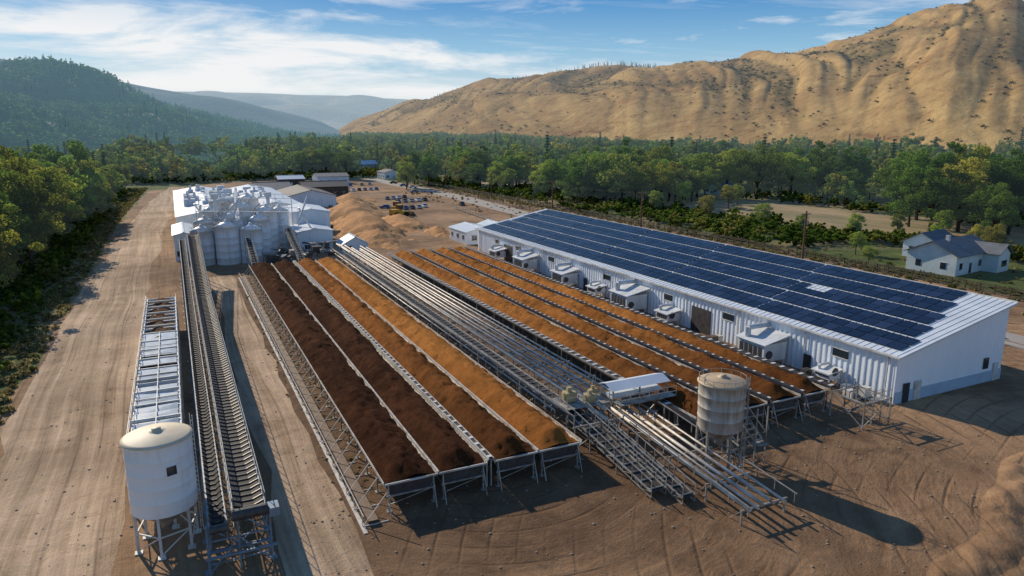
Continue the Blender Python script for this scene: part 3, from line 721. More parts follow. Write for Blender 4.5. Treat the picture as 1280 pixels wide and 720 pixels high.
# ------------------------------------------------------------ solar warehouse
e=empty('solar_warehouse'); X0,X1,Y0,Y1,ZE,ZT=66.7,85.2,45.0,157.5,5.35,9.0
sl=(ZT-ZE)/(X1-X0)
b=MB()
corr(b,(X0,Y1),(X0,Y0),.0,lambda t:ZE,pitch=.75,d=.09)
corr(b,(X1,Y0),(X1,Y1),.0,lambda t:ZT,pitch=.75,d=.08)
corr(b,(X0,Y0),(X1,Y0),1.3,lambda t:ZE+(ZT-ZE)*t,pitch=.6,d=.02)
corr(b,(X1,Y1),(X0,Y1),.0,lambda t:ZT+(ZE-ZT)*t,pitch=.9,d=.035)
b.build('walls',M('warehouse_cladding',(.86,.90,.95),(.76,.81,.87),.3,.45,st=(1,1,.25),lo=.4,hi=.8),e)
b=MB(); b.box(X0-.02,X1+.02,Y0-.09,Y0+.1,.0,1.3); b.build('gable_plinth',bluewall,e)
r=MB(); ov=.45
def rz(x): return ZE+.12+(x-X0)*sl
A=[(X0-ov,Y0-.5,rz(X0-ov)),(X1+ov,Y0-.5,rz(X1+ov)),(X1+ov,Y1+.5,rz(X1+ov)),(X0-ov,Y1+.5,rz(X0-ov))]
r.add(A+[(a[0],a[1],a[2]-.22) for a in A],[(0,1,2,3),(7,6,5,4),(0,4,5,1),(1,5,6,2),(2,6,7,3),(3,7,4,0)])
y=Y0
while y<Y1: r.beam((X0-ov,y,rz(X0-ov)+.02),(X1+ov,y,rz(X1+ov)+.02),.05,.06); y+=.8
r.build('roof',roofm,e)
g=MB(); g.box(X0-ov-.18,X0-ov-.01,Y0-.5,Y1+.5,rz(X0)-.3,rz(X0)-.1); g.box(X1+ov-.02,X1+ov+.06,Y0-.52,Y1+.5,rz(X1)-.1,rz(X1)+.25)
for y in np.arange(Y0+1,Y1,11): g.cyl((X0-.25,y,.1),(X0-.25,y,ZE-.1),.07,8)
g.build('gutter_and_downpipes',white,e)
def panel_mat():
    m,nt=start('photovoltaic_glass'); at=nn(nt,'ShaderNodeAttribute'); at.attribute_name='tone'
    b=nn(nt,'ShaderNodeBsdfPrincipled'); nt.links.new(mixc(nt,at.outputs['Fac'],(.007,.011,.030),(.022,.032,.075)),b.inputs['Base Color'])
    b.inputs['Roughness'].default_value=.28; b.inputs['Specular IOR Level'].default_value=.32
    haze_out(nt,b.outputs[0]); return m
pm=MB(); fr=MB(); x=X0+.8; row=0; starts=[.6,.6,1.7,1.7,2.8,2.8,3.9,3.9,5,5]
pw=1.55
while row<10:
    y=Y0+starts[row]; n_=0
    while y<Y1-2.3:
        miss = (row==5 and 63<y<65.5)
        if not miss:
            j=random.uniform(-.02,.02)
            a=[(x,y,rz(x)+.16+j),(x+pw,y,rz(x+pw)+.16-j),(x+pw,y+1.60,rz(x+pw)+.16),(x,y+1.60,rz(x)+.16)]
            pm.add(a+[(q[0],q[1],q[2]-.06) for q in a],[(0,1,2,3),(7,6,5,4),(0,4,5,1),(1,5,6,2),(2,6,7,3),(3,7,4,0)])
        y+=1.71; n_+=1
        if n_%12==0: y+=.35
    fr.beam((x+pw*.5,Y0+starts[row],rz(x+pw*.5)+.07),(x+pw*.5,Y1-2,rz(x+pw*.5)+.07),.06,.05)
    x+=pw+.10; row+=1
    if row%2==0: x+=.38
o=pm.build('solar_panels',panel_mat(),e); fr.build('mounting_rails',white,e)
at=o.data.attributes.new('tone','FLOAT','FACE'); tv=np.repeat(rng.random(len(o.data.polygons)//6)**1.8,6); at.data.foreach_set('value',tv)
w=MB()
for y in (52,70,83,100,120,135,146):
    w.box(X0-.14,X0+.02,y-1,y+1,3.2,4.1,0); w.box(X0-.18,X0-.1,y-1.1,y+1.1,3.1,3.2,1); w.box(X0-.18,X0-.1,y-1.1,y+1.1,4.1,4.2,1)
for y in (56.5,96,107): w.box(X0-.15,X0+.02,y-.55,y+.55,0,2.2,2)
for y in (75.5,140): w.box(X0-.15,X0+.02,y-2,y+2,0,3.6,2)
w.box(67.8,68.8,Y0-.16,Y0-.08,0,2.15,0)
w.box(69.6,70.7,Y0-.16,Y0-.08,0,2.15,1)
w.box(81.6,82.5,Y0-.14,Y0-.02,1.7,3.0,0)
w.box(83.6,84.4,Y0-.16,Y0-.08,0,2.15,1)
w.build('doors_and_windows',[glass,white,galvd],e)
def hvac(y,s=1.0):
    e=empty('air_handling_unit'); b=MB(); d=MB(); x1=X0-.25; x0=x1-3.6*s
    b.box(x0,x1-.3,y-2.0*s,y+2.0*s,.9,2.8*s)
    b.add([(x0-.3,y-2.3*s,2.8*s+.02),(x1,y-2.3*s,3.5*s),(x1,y+2.3*s,3.5*s),(x0-.3,y+2.3*s,2.8*s+.02),(x0-.3,y-2.3*s,2.7*s+.2),(x1,y-2.3*s,3.65*s),(x1,y+2.3*s,3.65*s),(x0-.3,y+2.3*s,2.7*s+.2)],[(0,3,2,1),(4,5,6,7),(0,1,5,4),(1,2,6,5),(2,3,7,6),(3,0,4,7)],1)
    for yy in (y-1.8*s,y+1.8*s):
        for x in (x0+.1,x1-.5): b.beam((x,yy,0),(x,yy,.9),.12)
    b.cyl((x0+.6*s,y+1.2*s,2.9*s),(x0+.6*s,y+1.2*s,4.1*s),.35*s,14); b.cyl((x0+.6*s,y+1.2*s,4.0*s),(x1+.1,y+1.2*s,4.0*s),.3*s,12)
    for k in range(5): d.box(x0-.04,x0+.01,y-1.6*s+k*.7*s,y-1.1*s+k*.7*s,1.2,2.4*s)
    d.cyl((x0+.8,y-2.01*s,1.8),(x0+.8,y-2.12*s,1.8),.5,16)
    b.build('casing',[silo2,silo2],e); d.build('louvres',galvd,e)
for y,s in ((61.5,1.1),(90,1.15),(111,1.0),(127,1.05),(81,.7),(101,.65),(52.5,.55),(142,.8)): hvac(y,s)
def clutter(name,x,y,k,mats):
    e=empty(name); b=MB()
    for i in range(k):
        a,c=x+random.uniform(-1.2,1.2),y+random.uniform(-1.2,1.2)
        if i%2: b.cyl((a,c,.02),(a,c,.95),.3,12,i%3)
        else:
            b.box(a-.6,a+.6,c-.5,c+.5,.12,.15+.2,i%3); b.box(a-.5,a+.5,c-.4,c+.4,.36,1.0+random.random()*.5,(i+1)%3)
            for q in (-.5,0,.45): b.box(a+q,a+q+.1,c-.5,c+.5,.02,.119,2)
    b.build('drums_and_pallets',mats,e)
clutter('stacked_supplies',64.6,48.2,8,[blue,white,wood]); clutter('stacked_supplies',63.3,54,5,[galvd,blue,wood]); clutter('stacked_supplies',64.5,70,6,[rust,white,wood])
# ------------------------------------------------------------ fences, poles, house
def fence(name,pts,h=1.5,step=2.6,mat=None,rails=(.4,.9,1.4)):
    e=empty(name); b=MB()
    for i in range(len(pts)-1):
        a=Vector((*pts[i],0));c=Vector((*pts[i+1],0)); n=int((c-a).length/step)
        for k in range(n+1): p=a.lerp(c,k/n); b.beam(p,p+Vector((0,0,h)),.16)
        for z in rails: b.beam(a+Vector((0,0,z)),c+Vector((0,0,z)),.08,.16)
    b.build('posts_and_rails',mat or wood,e)
fence('wooden_fence',[(130,-20),(130.5,200),(131,480)],1.8,rails=(.4,.9,1.4,1.7))
fence('wooden_fence',[(112,60),(118,200),(124,330)],1.2,3.2,wood,(.5,1.0))
fence('wooden_fence',[(172,60),(168,250)],1.3,3,wood,(.5,1.1))
fence('metal_guardrail',[(98,20),(103,110)],.8,3,galv,(.7,))
fence('metal_fence',[(88,160),(96,250)],1.6,3,galv,(.8,1.5))
def pole(x,y,h=11.2):
    e=empty('utility_pole',(x,y,0)); b=MB(); b.cyl((0,0,0),(0,0,h),.27,10,0,.18); b.beam((-1.3,0,h-.7),(1.3,0,h-.7),.17); b.beam((-.9,0,h-1.6),(.9,0,h-1.6),.14)
    b.beam((-.7,0,h-.7),(0,0,h-1.4),.05); b.beam((.7,0,h-.7),(0,0,h-1.4),.05); b.build('mast_and_crossarm',polew,e)
    c=MB()
    for q in (-1.2,-.4,.4,1.2): c.cyl((q,0,h-.63),(q,0,h-.38),.06,8)
    c.cyl((.35,0,h-3),(.35,0,h-2.1),.24,12); c.build('insulators_and_transformer',galv,e)
ps=[(127.5,20),(127.5,112),(128.5,175),(129,232),(129.5,290),(130,350)]
for p in ps: pole(*p)
e=empty('power_lines'); b=MB()
for i in range(len(ps)-1):
    for q in (-1.2,1.2):
        P=Vector((ps[i][0]+q,ps[i][1],10.8));Q=Vector((ps[i+1][0]+q,ps[i+1][1],10.8))
        for k in range(8):
            t,t2=k/8,(k+1)/8; a=P.lerp(Q,t);c=P.lerp(Q,t2); a.z-=4*t*(1-t)*1.2;c.z-=4*t2*(1-t2)*1.2; b.cyl(a,c,.012,4)
b.build('wires',belt,e)
def house(x,y,L,W,h,rise,rz_,wall,roof,name='white_house',z=0,chim=True,wing=True):
    e=empty(name,(x,y,z),rz_); b=MB(); b.box(-L/2,L/2,-W/2,W/2,0,h)
    if wing: b.box(L*.18,L*.5-.1,-W/2-3,-W/2+.05,0,h-.35)
    b.add([(-L/2,-W/2,h),(-L/2,W/2,h),(-L/2,0,h+rise)],[(0,2,1)]); b.add([(L/2,-W/2,h),(L/2,W/2,h),(L/2,0,h+rise)],[(0,1,2)])
    b.build('walls',wall,e)
    r=MB(); o=.6; k=rise/(W/2)
    for sg in (-1,1):
        A=[(-L/2-o,sg*(W/2+o),h-k*o+.05),(-L/2-o,0,h+rise+.05),(L/2+o,0,h+rise+.05),(L/2+o,sg*(W/2+o),h-k*o+.05)]
        r.add(A+[(a[0],a[1],a[2]+.16) for a in A],[(3,2,1,0),(4,5,6,7),(0,1,5,4),(1,2,6,5),(2,3,7,6),(3,0,4,7)])
    if wing:
        xa,xb,yc=L*.18-.5,L*.5+.4,-W/2-3.5
        xm=(xa+xb)/2
        for A in ([(xa,yc,h-.4),(xm,yc,h+rise*.65),(xm,0,h+rise*.65),(xa,0,h-.4)],[(xm,yc,h+rise*.65),(xb,yc,h-.4),(xb,0,h-.4),(xm,0,h+rise*.65)]):
            r.add(A+[(a[0],a[1],a[2]+.17) for a in A],[(3,2,1,0),(4,5,6,7),(0,1,5,4),(1,2,6,5),(2,3,7,6),(3,0,4,7)])
        r.add([(xa+.5,yc+.5,h-.35),(xb-.5,yc+.5,h-.35),(xm,yc+.5,h+rise*.6)],[(0,1,2)],1)
    r.build('roof',[roof,wall],e)
    w=MB()
    n=max(2,int(L/3.6))
    for i in range(n):
        xx=-L/2+L*(i+.5)/n
        if wing and xx>L*.15: continue
        if i==1: w.box(xx-.5,xx+.5,-W/2-.05,-W/2+.1,.1,2.2,0); w.box(xx-.6,xx+.6,-W/2-.07,-W/2-.02,2.2,2.3,1); continue
        w.box(xx-.6,xx+.6,-W/2-.05,-W/2+.1,1.2,2.5,0); w.box(xx-.7,xx+.7,-W/2-.08,-W/2-.01,1.1,1.2,1); w.box(xx-.7,xx+.7,-W/2-.08,-W/2-.01,2.5,2.6,1)
    for yy in (-W/4,W/4): w.box(-L/2-.05,-L/2+.1,yy-.55,yy+.55,1.2,2.5,0); w.box(-L/2-.08,-L/2-.01,yy-.65,yy+.65,2.5,2.6,1)
    if wing:
        w.box(L*.28,L*.42,-W/2-3.05,-W/2-2.9,1.1,2.4,0)
    if chim: w.box(-L*.2-.35,-L*.2+.35,-.9,-.2,h+rise*.5,h+rise+1,1)
    w.build('windows_door_chimney',[glass,white],e)
    return e
house(147.5,91,16.5,9.8,4.1,2.4,R(8),M('house_render',(.74,.78,.78),(.6,.65,.65),.5,.7),greyroof)
house(159,103,10,8,3.6,2.2,R(10),whitewall,greyroof,'white_outbuilding',0,False,False)
hl=[(238,262,.2),(300,260,.6),(330,310,1.2),(212,330,.4),(270,350,.9),(360,230,.2),(390,300,.8),(200,430,.3),(330,430,.5),(420,380,1),(240,520,.2),(90,620,.4),(20,640,.8),(-30,560,.3),(140,560,.3),(180,640,.6)]
hr=[greyroof,darkroof,roofm,M('brown_roof',(.22,.13,.09),(.15,.1,.08),.5,.8)]
hw=[whitewall,M('beige_siding',(.5,.43,.33),rough=.8),M('grey_siding',(.35,.37,.4),rough=.8)]
for i,(x,y,a) in enumerate(hl): house(x,y,random.uniform(12,18),9,3.5+(i%3)*.6,2.5,a,hw[i%3],hr[i%4],'village_house',gh(x,y),True,False)
# ------------------------------------------------------------ vehicles
carc=[M('car_white',(.75,.76,.78),rough=.3),M('car_blue',(.05,.12,.3),rough=.3),M('car_dark',(.03,.03,.035),rough=.3),M('car_grey',(.2,.21,.22),rough=.3),M('car_silver',(.45,.46,.48),rough=.3,metal=.3)]
def car(x,y,a,i,z=.02):
    e=empty('parked_car',(x,y,z),a); b=MB()
    def prism(pr,w,m,w2=None):
        n=len(pr); w2=w2 or [w]*n
        vs=[(p[0],-w2[k],p[1]) for k,p in enumerate(pr)]+[(p[0],w2[k],p[1]) for k,p in enumerate(pr)]
        b.add(vs,[tuple(range(n)),tuple(range(2*n-1,n-1,-1))]+[(k,(k+1)%n+0,(k+1)%n+n,k+n)[::-1] for k in range(n)],m)
    prism([(-2.2,.35),(2.2,.35),(2.25,.7),(2.1,.85),(1.0,.98),(-1.6,1.0),(-2.15,.95),(-2.25,.6)],.88,0)
    prism([(-1.55,.99),(.95,.97),(.35,1.42),(-1.15,1.45)],.8,1,w2=[.82,.82,.66,.66]); prism([(-1.12,1.44),(.32,1.41),(.25,1.49),(-1.0,1.51)],.68,0)
    for sx in (-1.35,1.35):
        for sy in (-.9,.7): b.cyl((sx,sy,.33),(sx,sy+.2,.33),.33,14,2)
    for sy in (-.6,.6): b.box(2.2,2.27,sy-.2,sy+.2,.62,.76,3); b.box(-2.28,-2.2,sy-.2,sy+.2,.65,.8,3)
    b.build('body_and_wheels',[carc[i%5],glass,tyre,white],e)
k=0
cars=[(76,256,.3),(78.8,257,.3),(81.6,257.6,.35),(84.5,258,.3),(88,262,.4),(73,264,1.2),(84,300,.2),(87,301,.2),(90,303,.25),(93,304,.2),(95,390,.1),(100,392,.1),(88,388,.2),(104,262,.2),(106,330,-1.15),(115,360,-1.2),(114.5,375,-1.2),(115.5,398,-1.2)]
for q in range(10): cars.append((66+q*3.1,350+q*.6,.25))
for q in range(7): cars.append((64+q*3.3,372+q*.6,.25+.1*(q%2)))
for q in range(5): cars.append((84+q*3.2,284+q*.8,.3))
for x,y,a in cars: car(x,y,a+1.2,k+(k//3)); k+=1
def loader(x,y,a):
    e=empty('wheel_loader',(x,y,.02),a,1.25); b=MB()
    b.box(-3,-.3,-1.1,1.1,.9,2.2,0); b.box(-.3,1.6,-.9,.9,.8,1.6,0); b.box(-.9,.5,-.8,.8,2.2,3.3,1); b.box(-1.0,.6,-.9,.9,3.3,3.45,0)
    for sy in (-.6,.6): b.beam((.8,sy,1.6),(3.3,sy,.7),.22,.3,0)
    b.add([(3.2,-1.4,.1),(4.4,-1.4,.1),(3.4,-1.4,1.3),(3.2,1.4,.1),(4.4,1.4,.1),(3.4,1.4,1.3)],[(0,1,2),(5,4,3),(0,3,4,1),(0,2,5,3)],2)
    for sx in (-2,1.3):
        for sy in (-1.35,.85): b.cyl((sx,sy,.75),(sx,sy+.5,.75),.75,16,3)
    b.build('body_bucket_wheels',[yellow,glass,galvd,tyre],e)
for x,y,a in ((39,206,1.3),(39,216,1.6),(39.5,228,1.9),(39,240,.9),(70,234,.3),(72,246,1.2)): loader(x,y,a)
# ------------------------------------------------------------ vegetation
def quads_mesh(name,C,N,S,tone,mats,extra=None,asp=1.3):
    n=len(C); rnd=rng.normal(size=(n,3)); A=np.cross(N,rnd); A/=np.linalg.norm(A,axis=1)[:,None]+1e-9; B=np.cross(N,A)
    A*=S[:,None]*.5*asp; B*=S[:,None]*.5
    V=np.stack([C-A,C-B*.9,C+A,C+B*.9],1).reshape(-1,3)
    F=np.arange(4*n).reshape(-1,4).tolist(); V=V.tolist(); mi=[0]*n; tn=list(tone)
    if extra:
        o=len(V); V+=[list(v) for v in extra.v]; F+=[[i+o for i in f] for f in extra.f]; mi+=[1]*len(extra.f); tn+=[.5]*len(extra.f)
    me=bpy.data.meshes.new(name); me.from_pydata(V,[],F)
    for m in mats: me.materials.append(m)
    me.polygons.foreach_set('material_index',mi)
    at=me.attributes.new('tone','FLOAT','FACE'); at.data.foreach_set('value',tn); me.update(); return me
def broad(name,mat,ncl=46,per=120,leaf=.02,rx=.33,zc=.54,rzv=.44,shape=1.0,trunk=True):
    ex=MB()
    if trunk: ex.cyl((0,0,-.03),(.01,.005,.3),.022,7,0,.015); ex.cyl((.01,.005,.3),(-.01,.01,.62),.015,6,0,.006)
    C=[];N=[];S=[];T=[]; sd=rng.uniform(0,99)
    for i in range(ncl):
        while True:
            d=rng.normal(size=3); d/=np.linalg.norm(d)
            if d[2]>-.8: break
        q=rng.uniform(.35,1)**.6 if i%4 else rng.uniform(0,.5)
        wob=1+.75*noise.noise(Vector(d*1.6)+Vector((sd,sd*.7,0)))
        c=np.array([d[0]*rx*q*wob,d[1]*rx*q*wob,zc+d[2]*rzv*q*(1 if d[2]>0 else .9)])
        f=1-shape*.25*max(0,(c[2]-zc)/rzv); c[:2]*=f
        r=rng.uniform(.055,.105)*(1.15-.3*q)
        if trunk and i%4==0: ex.cyl((0,0,min(.32,c[2]*.5)),tuple(c),.008,5,0,.003)
        dd=rng.normal(size=(per,3)); dd/=np.linalg.norm(dd,axis=1)[:,None]
        rad=rng.uniform(.4,1.15,per)**.7
        P=c+dd*rad[:,None]*r*np.array([1.15,1.15,.8])
        C.append(P); nv=dd+rng.normal(size=(per,3))*.6; nv/=np.linalg.norm(nv,axis=1)[:,None]; N.append(nv)
        S.append(rng.uniform(.6,1.4,per)*leaf)
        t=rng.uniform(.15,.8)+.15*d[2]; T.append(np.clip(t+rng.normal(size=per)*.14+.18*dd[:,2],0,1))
    return quads_mesh(name,np.concatenate(C),np.concatenate(N),np.concatenate(S),np.concatenate(T),[mat,bark],ex)
def conifer(name,mat,lv=18,br=9,per=7,w=.17,leaf=.022):
    C=[];N=[];S=[];T=[]; ex=MB(); ex.cyl((0,0,-.03),(0,0,.97),.014,6,0,.002)
    for l in range(lv):
        z=.08+.9*(l/(lv-1))**.95; rr=w*(1-(z-.06)/.96)**.85*rng.uniform(.75,1.15)+.008
        for b_ in range(br):
            a=rng.uniform(0,6.28); L=rr*rng.uniform(.7,1.15)
            for k in range(per):
                f=(k+.6)/per; x=math.cos(a)*L*f;y=math.sin(a)*L*f
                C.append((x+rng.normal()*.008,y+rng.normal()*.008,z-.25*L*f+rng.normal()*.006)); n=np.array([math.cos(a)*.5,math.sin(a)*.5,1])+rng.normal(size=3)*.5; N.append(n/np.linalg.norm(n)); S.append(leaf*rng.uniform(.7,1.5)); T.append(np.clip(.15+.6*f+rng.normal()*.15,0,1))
    return quads_mesh(name,np.array(C),np.array(N),np.array(S),np.array(T),[mat,bark],ex,1.6)
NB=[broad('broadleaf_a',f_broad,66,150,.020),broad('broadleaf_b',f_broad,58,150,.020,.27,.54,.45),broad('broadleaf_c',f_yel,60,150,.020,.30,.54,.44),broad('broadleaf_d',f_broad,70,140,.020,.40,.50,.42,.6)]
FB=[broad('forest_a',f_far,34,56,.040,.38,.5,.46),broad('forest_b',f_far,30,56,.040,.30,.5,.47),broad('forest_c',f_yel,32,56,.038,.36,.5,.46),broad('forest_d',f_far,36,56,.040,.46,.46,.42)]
FC=[conifer('conifer_a',f_con),conifer('conifer_b',f_con,16,8,7,.13)]
HC=[conifer('hill_conifer',f_hill,11,7,4,.24,.045),broad('hill_broadleaf',f_hill,18,36,.06,.44,.42,.40,trunk=False)]
SCR=broad('hill_scrub',f_scr,16,34,.07,.55,.34,.32,trunk=False)
BU=[broad('bush_a',f_bush,20,110,.05,.55,.35,.38,.3,False),broad('bush_b',f_bush,26,90,.05,.7,.3,.3,.3,False)]
def grass_mesh():
    C=[];N=[];S=[];T=[]
    for i in range(90):
        a=rng.uniform(0,6.28); r=rng.uniform(0,.5); C.append((math.cos(a)*r,math.sin(a)*r,rng.uniform(.05,.5)*(1-r))); n=np.array([math.cos(a*3),math.sin(a*3),.3]); N.append(n/np.linalg.norm(n)); S.append(rng.uniform(.12,.3)); T.append(rng.random())
    return quads_mesh('grass_tuft',np.array(C),np.array(N),np.array(S),np.array(T),[f_dry,bark],None,1.0)
GT=grass_mesh()
def tree(x,y,h,me,name='broadleaf_tree',w=None):
    o=bpy.data.objects.new(name,me); COL.objects.link(o); o.location=(x,y,gh(x,y)-.1); w=w or rng.uniform(.85,1.2); o.scale=(h*w,h*w,h); o.rotation_euler=(0,0,rng.uniform(0,6.28)); return o
def scatter(name,pts,me,childname):
    V=[];F=[]
    for i,(x,y,z,s) in enumerate(pts):
        a=rng.uniform(0,6.28); c,sn=math.cos(a)*s*.7071,math.sin(a)*s*.7071
        V+=[(x+c,y+sn,z),(x-sn,y+c,z),(x-c,y-sn,z),(x+sn,y-c,z)]; F.append((4*i,4*i+1,4*i+2,4*i+3))
    m=bpy.data.meshes.new(name); m.from_pydata(V,[],F); p=bpy.data.objects.new(name,m); COL.objects.link(p)
    p.instance_type='FACES'; p.use_instance_faces_scale=True; p.instance_faces_scale=1; p.show_instancer_for_render=False; p.show_instancer_for_viewport=False
    c=bpy.data.objects.new(childname,me); COL.objects.link(c); c.parent=p
    return p
for i in range(115):
    y=rng.uniform(118,430); x=-28-abs(rng.normal())*16-(0 if y<260 else -6*(y-260)/170)
    h=np.interp(y,[110,180,300,430],[21,24,18,16])*rng.uniform(.7,1.15)
    if x>-31: h*=.8
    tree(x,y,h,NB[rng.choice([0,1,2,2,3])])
for (x,y,h) in ((-29,135,18),(-32,150,22),(-28,172,22),(-33,185,25),(-29,200,22),(-28,222,20),(-26,250,18),(-34,165,24),(-37,210,25),(-40,225,26),(-30,120,16)): tree(x,y,h,NB[rng.choice([0,2,1])])
RT=[(160,250,22),(168,236,23),(178,255,25),(190,245,22),(200,262,25),(214,250,24),(150,272,19),(158,290,20),(172,280,24),(186,275,24),(235,235,23),(246,226,24),(255,240,25),(262,222,22),(272,236,24),(285,225,23),
(206,126,26),(215,137,27),(224,124,25),(213,116,22),(230,140,26),(240,128,26),(222,150,24),(204,140,19),(247,146,24),(236,112,22),(252,118,26),(200,118,17),(192,108,18),(196,128,21),
(92,473,25),(84,480,20),(113,362,15),(109,352,15),(124,385,20),(140,330,17),(142,312,16),(138,345,18),(146,360,20),(150,380,22),(139,400,20),(143,300,14),(260,180,20),(272,190,21),(285,200,23),(250,200,17),(196,232,12),(300,205,24),(165,262,18),(176,300,22),(192,300,24),(206,292,23),
(148,246,16),(153,232,17),(162,225,18),(175,226,17),(188,233,19),(152,318,19),(160,335,20),(148,345,21),(128,372,18),(133,420,20),(100,450,19),(76,470,20),(222,240,22),(240,250,24),(208,238,16)]
for x,y,h in RT: tree(x,y,h*rng.uniform(.85,1.12),NB[rng.choice([0,1,3,0,2])],w=rng.uniform(.95,1.25))
for x,y,h in [(205,215,9),(174,112,6),(182,128,7),(165,128,8),(158,140,7),(163,160,8),(160,182,9),(157,205,9),(186,118,9),(178,104,7),(192,206,10),(178,216,11),(168,94,9),(172,84,11),(136.5,102,4.5),(166,80,8),(145,112,6)]: tree(x,y,h,NB[2])
for x,y,h in [(222,158,23),(265,262,27),(180,330,28),(230,290,27),(310,225,26)]: tree(x,y,h,FC[0],'conifer_tree',1)
bp=[[],[]]
for i in range(560):
    y=rng.uniform(60,330); x=rng.uniform(133,170)
    if y<125 and y>70:
        if x<163 or y<116: continue
    if rng.random()<.3 and x<142: continue
    bp[i%2].append((x,y,0,rng.uniform(1.5,6.5)))
for i in range(70): y=rng.uniform(70,120); bp[i%2].append((rng.uniform(132.5,136),y,0,rng.uniform(.6,1.8)))
for i in range(90): bp[i%2].append((rng.uniform(166,180),rng.uniform(75,130),0,rng.uniform(2,5)))
for i in range(90): bp[i%2].append((rng.uniform(225,250),rng.uniform(90,240),0,rng.uniform(3,7)))
for i in range(200): bp[i%2].append((rng.uniform(-24,140),rng.uniform(450,505),0,rng.uniform(3,9)))
for i in range(50): bp[i%2].append((rng.uniform(134,150),rng.uniform(330,450),0,rng.uniform(3,7)))
for i in range(900):
    y=rng.uniform(50,420); x=-20-abs(rng.normal())*9 + (7*(y-250)/150 if y>250 else 0)
    s=rng.uniform(.5,1.6) if x>-23 else rng.uniform(1.5,5.5)
    bp[i%2].append((x,y,-.1,s))
scatter('roadside_bushes',bp[0],BU[0],'bush'); scatter('roadside_bushes',bp[1],BU[1],'bush')
gp=[]
for i in range(3800):
    q=rng.random()
    if q<.45: y=rng.uniform(30,420); x=-17.5-abs(rng.normal())*5 + (4*(y-250)/150 if y>250 else 0); s=rng.uniform(.5,1.6)
    elif q<.7: y=rng.uniform(30,400); x=130+rng.normal()*3; s=rng.uniform(.5,1.6)
    elif q<.8: y=rng.uniform(50,150); x=11+rng.normal()*.8; s=rng.uniform(.15,.4)
    else: x=rng.uniform(100,170); y=rng.uniform(50,330); s=rng.uniform(.4,1.3)
    gp.append((x,y,.0,s))
scatter('dry_grass',gp,GT,'grass_tuft')
lists=[[] for _ in range(6)]
def ok(x,y):
    if -24<x<146 and y<445+.3*max(0,x): return False
    if 168<x<230 and y<226: return False
    if x>150 and x<200 and 300<y<440 and rng.random()<.6: return False
    if 130<x<168 and y<226: return False
    for hx,hy,_ in hl:
        if math.hypot(x-hx,y-hy)<15: return False
        t=math.hypot(hx,hy)
        if t and abs(x*hy-y*hx)/t<7 and t-28<(x*hx+y*hy)/t<t: return False
    if x<-24 and y<110: return False
    return True
cnt=0
while cnt<5000:
    az=rng.uniform(-46,46); r=math.sqrt(rng.uniform(220**2,900**2)); x,y=relpol(az,r)
    if not ok(x,y): continue
    if noise.noise(Vector((x/55,y/55,0)))>.18: continue
    k=rng.choice([0,1,2,3,4,5],p=[.28,.20,.20,.26,.04,.02]); h=rng.uniform(7,19) if k<4 else rng.uniform(14,22)
    h*=1+.9*noise.noise(Vector((x/50,y/50,5)))
    lists[k].append((x,y,gh(x,y)-.3,h)); cnt+=1
cnt=0
while cnt<7000:
    az=rng.uniform(-30,46); r=math.sqrt(rng.uniform(900**2,2500**2)); x,y=relpol(az,r)
    if az>0 and r>np.interp(az,ca,[c[3] for c in CR])+40+60*noise.noise(Vector((x/100,y/100,0))): continue
    if az<-13 and r>1400: continue
    if noise.noise(Vector((x/160,y/160,2)))>.28: continue
    k=rng.choice([0,1,2,3,4,5],p=[.28,.22,.17,.29,.03,.01]); h=rng.uniform(9,16)*(1+.8*noise.noise(Vector((x/90,y/90,5))))
    lists[k].append((x,y,gh(x,y)-.5,h)); cnt+=1
for k in range(6): scatter('distant_forest',lists[k],(FB+FC)[k],'forest_tree')
hp=[[],[]]
for i in range(9500):
    az=rng.uniform(-50,-13.5); r=math.sqrt(rng.uniform(560**2,1650**2)); x,y=relpol(az,r)
    if noise.noise(Vector((x/80,y/80,8)))>.38: continue
    k=0 if rng.random()<.22 else 1
    hp[k].append((x,y,lhill(az,r,x,y)-.5,rng.uniform(10,17)))
scatter('hillside_forest',hp[0],HC[0],'hill_tree'); scatter('hillside_forest',hp[1],HC[1],'hill_tree')
gl=[[],[]]
for i in range(900):
    az=rng.uniform(-6,11.5); Rc=np.interp(az,ca,[c[2] for c in CR]); R0=np.interp(az,ca,[c[3] for c in CR]); s=rng.uniform(.84,1.04)
    if az<0 and s<.95: continue
    if noise.noise(Vector((az*.5,s*6,3)))<-.12: continue
    r=R0+s*(Rc-R0); x,y=relpol(az,r); gl[0].append((x,y,gold(az,r,x,y)[0]-1,rng.uniform(8,18)))
for i in range(260):
    az=rng.uniform(11,40); Rc=np.interp(az,ca,[c[2] for c in CR]); R0=np.interp(az,ca,[c[3] for c in CR]); s=rng.uniform(.93,1.03)
    if noise.noise(Vector((az*.4,0,0)))<.0: continue
    r=R0+s*(Rc-R0); x,y=relpol(az,r); gl[0].append((x,y,gold(az,r,x,y)[0]-1,rng.uniform(6,14)))
for i in range(14000):
    az=rng.uniform(-12,44); Rc=np.interp(az,ca,[c[2] for c in CR]); R0=np.interp(az,ca,[c[3] for c in CR]); s=rng.uniform(0,1)**1.3*.97
    r=R0+s*(Rc-R0); x,y=relpol(az,r); h,g=gold(az,r,x,y)
    if rng.random()>g**1.3*.7+.012: continue
    gl[1].append((x,y,h-.5,rng.uniform(3,8)))
scatter('hilltop_trees',gl[0],FC[0],'hill_pine'); scatter('hillside_scrub',gl[1],SCR,'scrub_bush')
bm=MB(); bm.rev(0,0,[(.01,-.1),(.42,0),(.5,.18),(.3,.36),(.01,.4)],7); st=bm.build('stone_tmp',conc); sm=st.data; bpy.data.objects.remove(st)
sp=[]
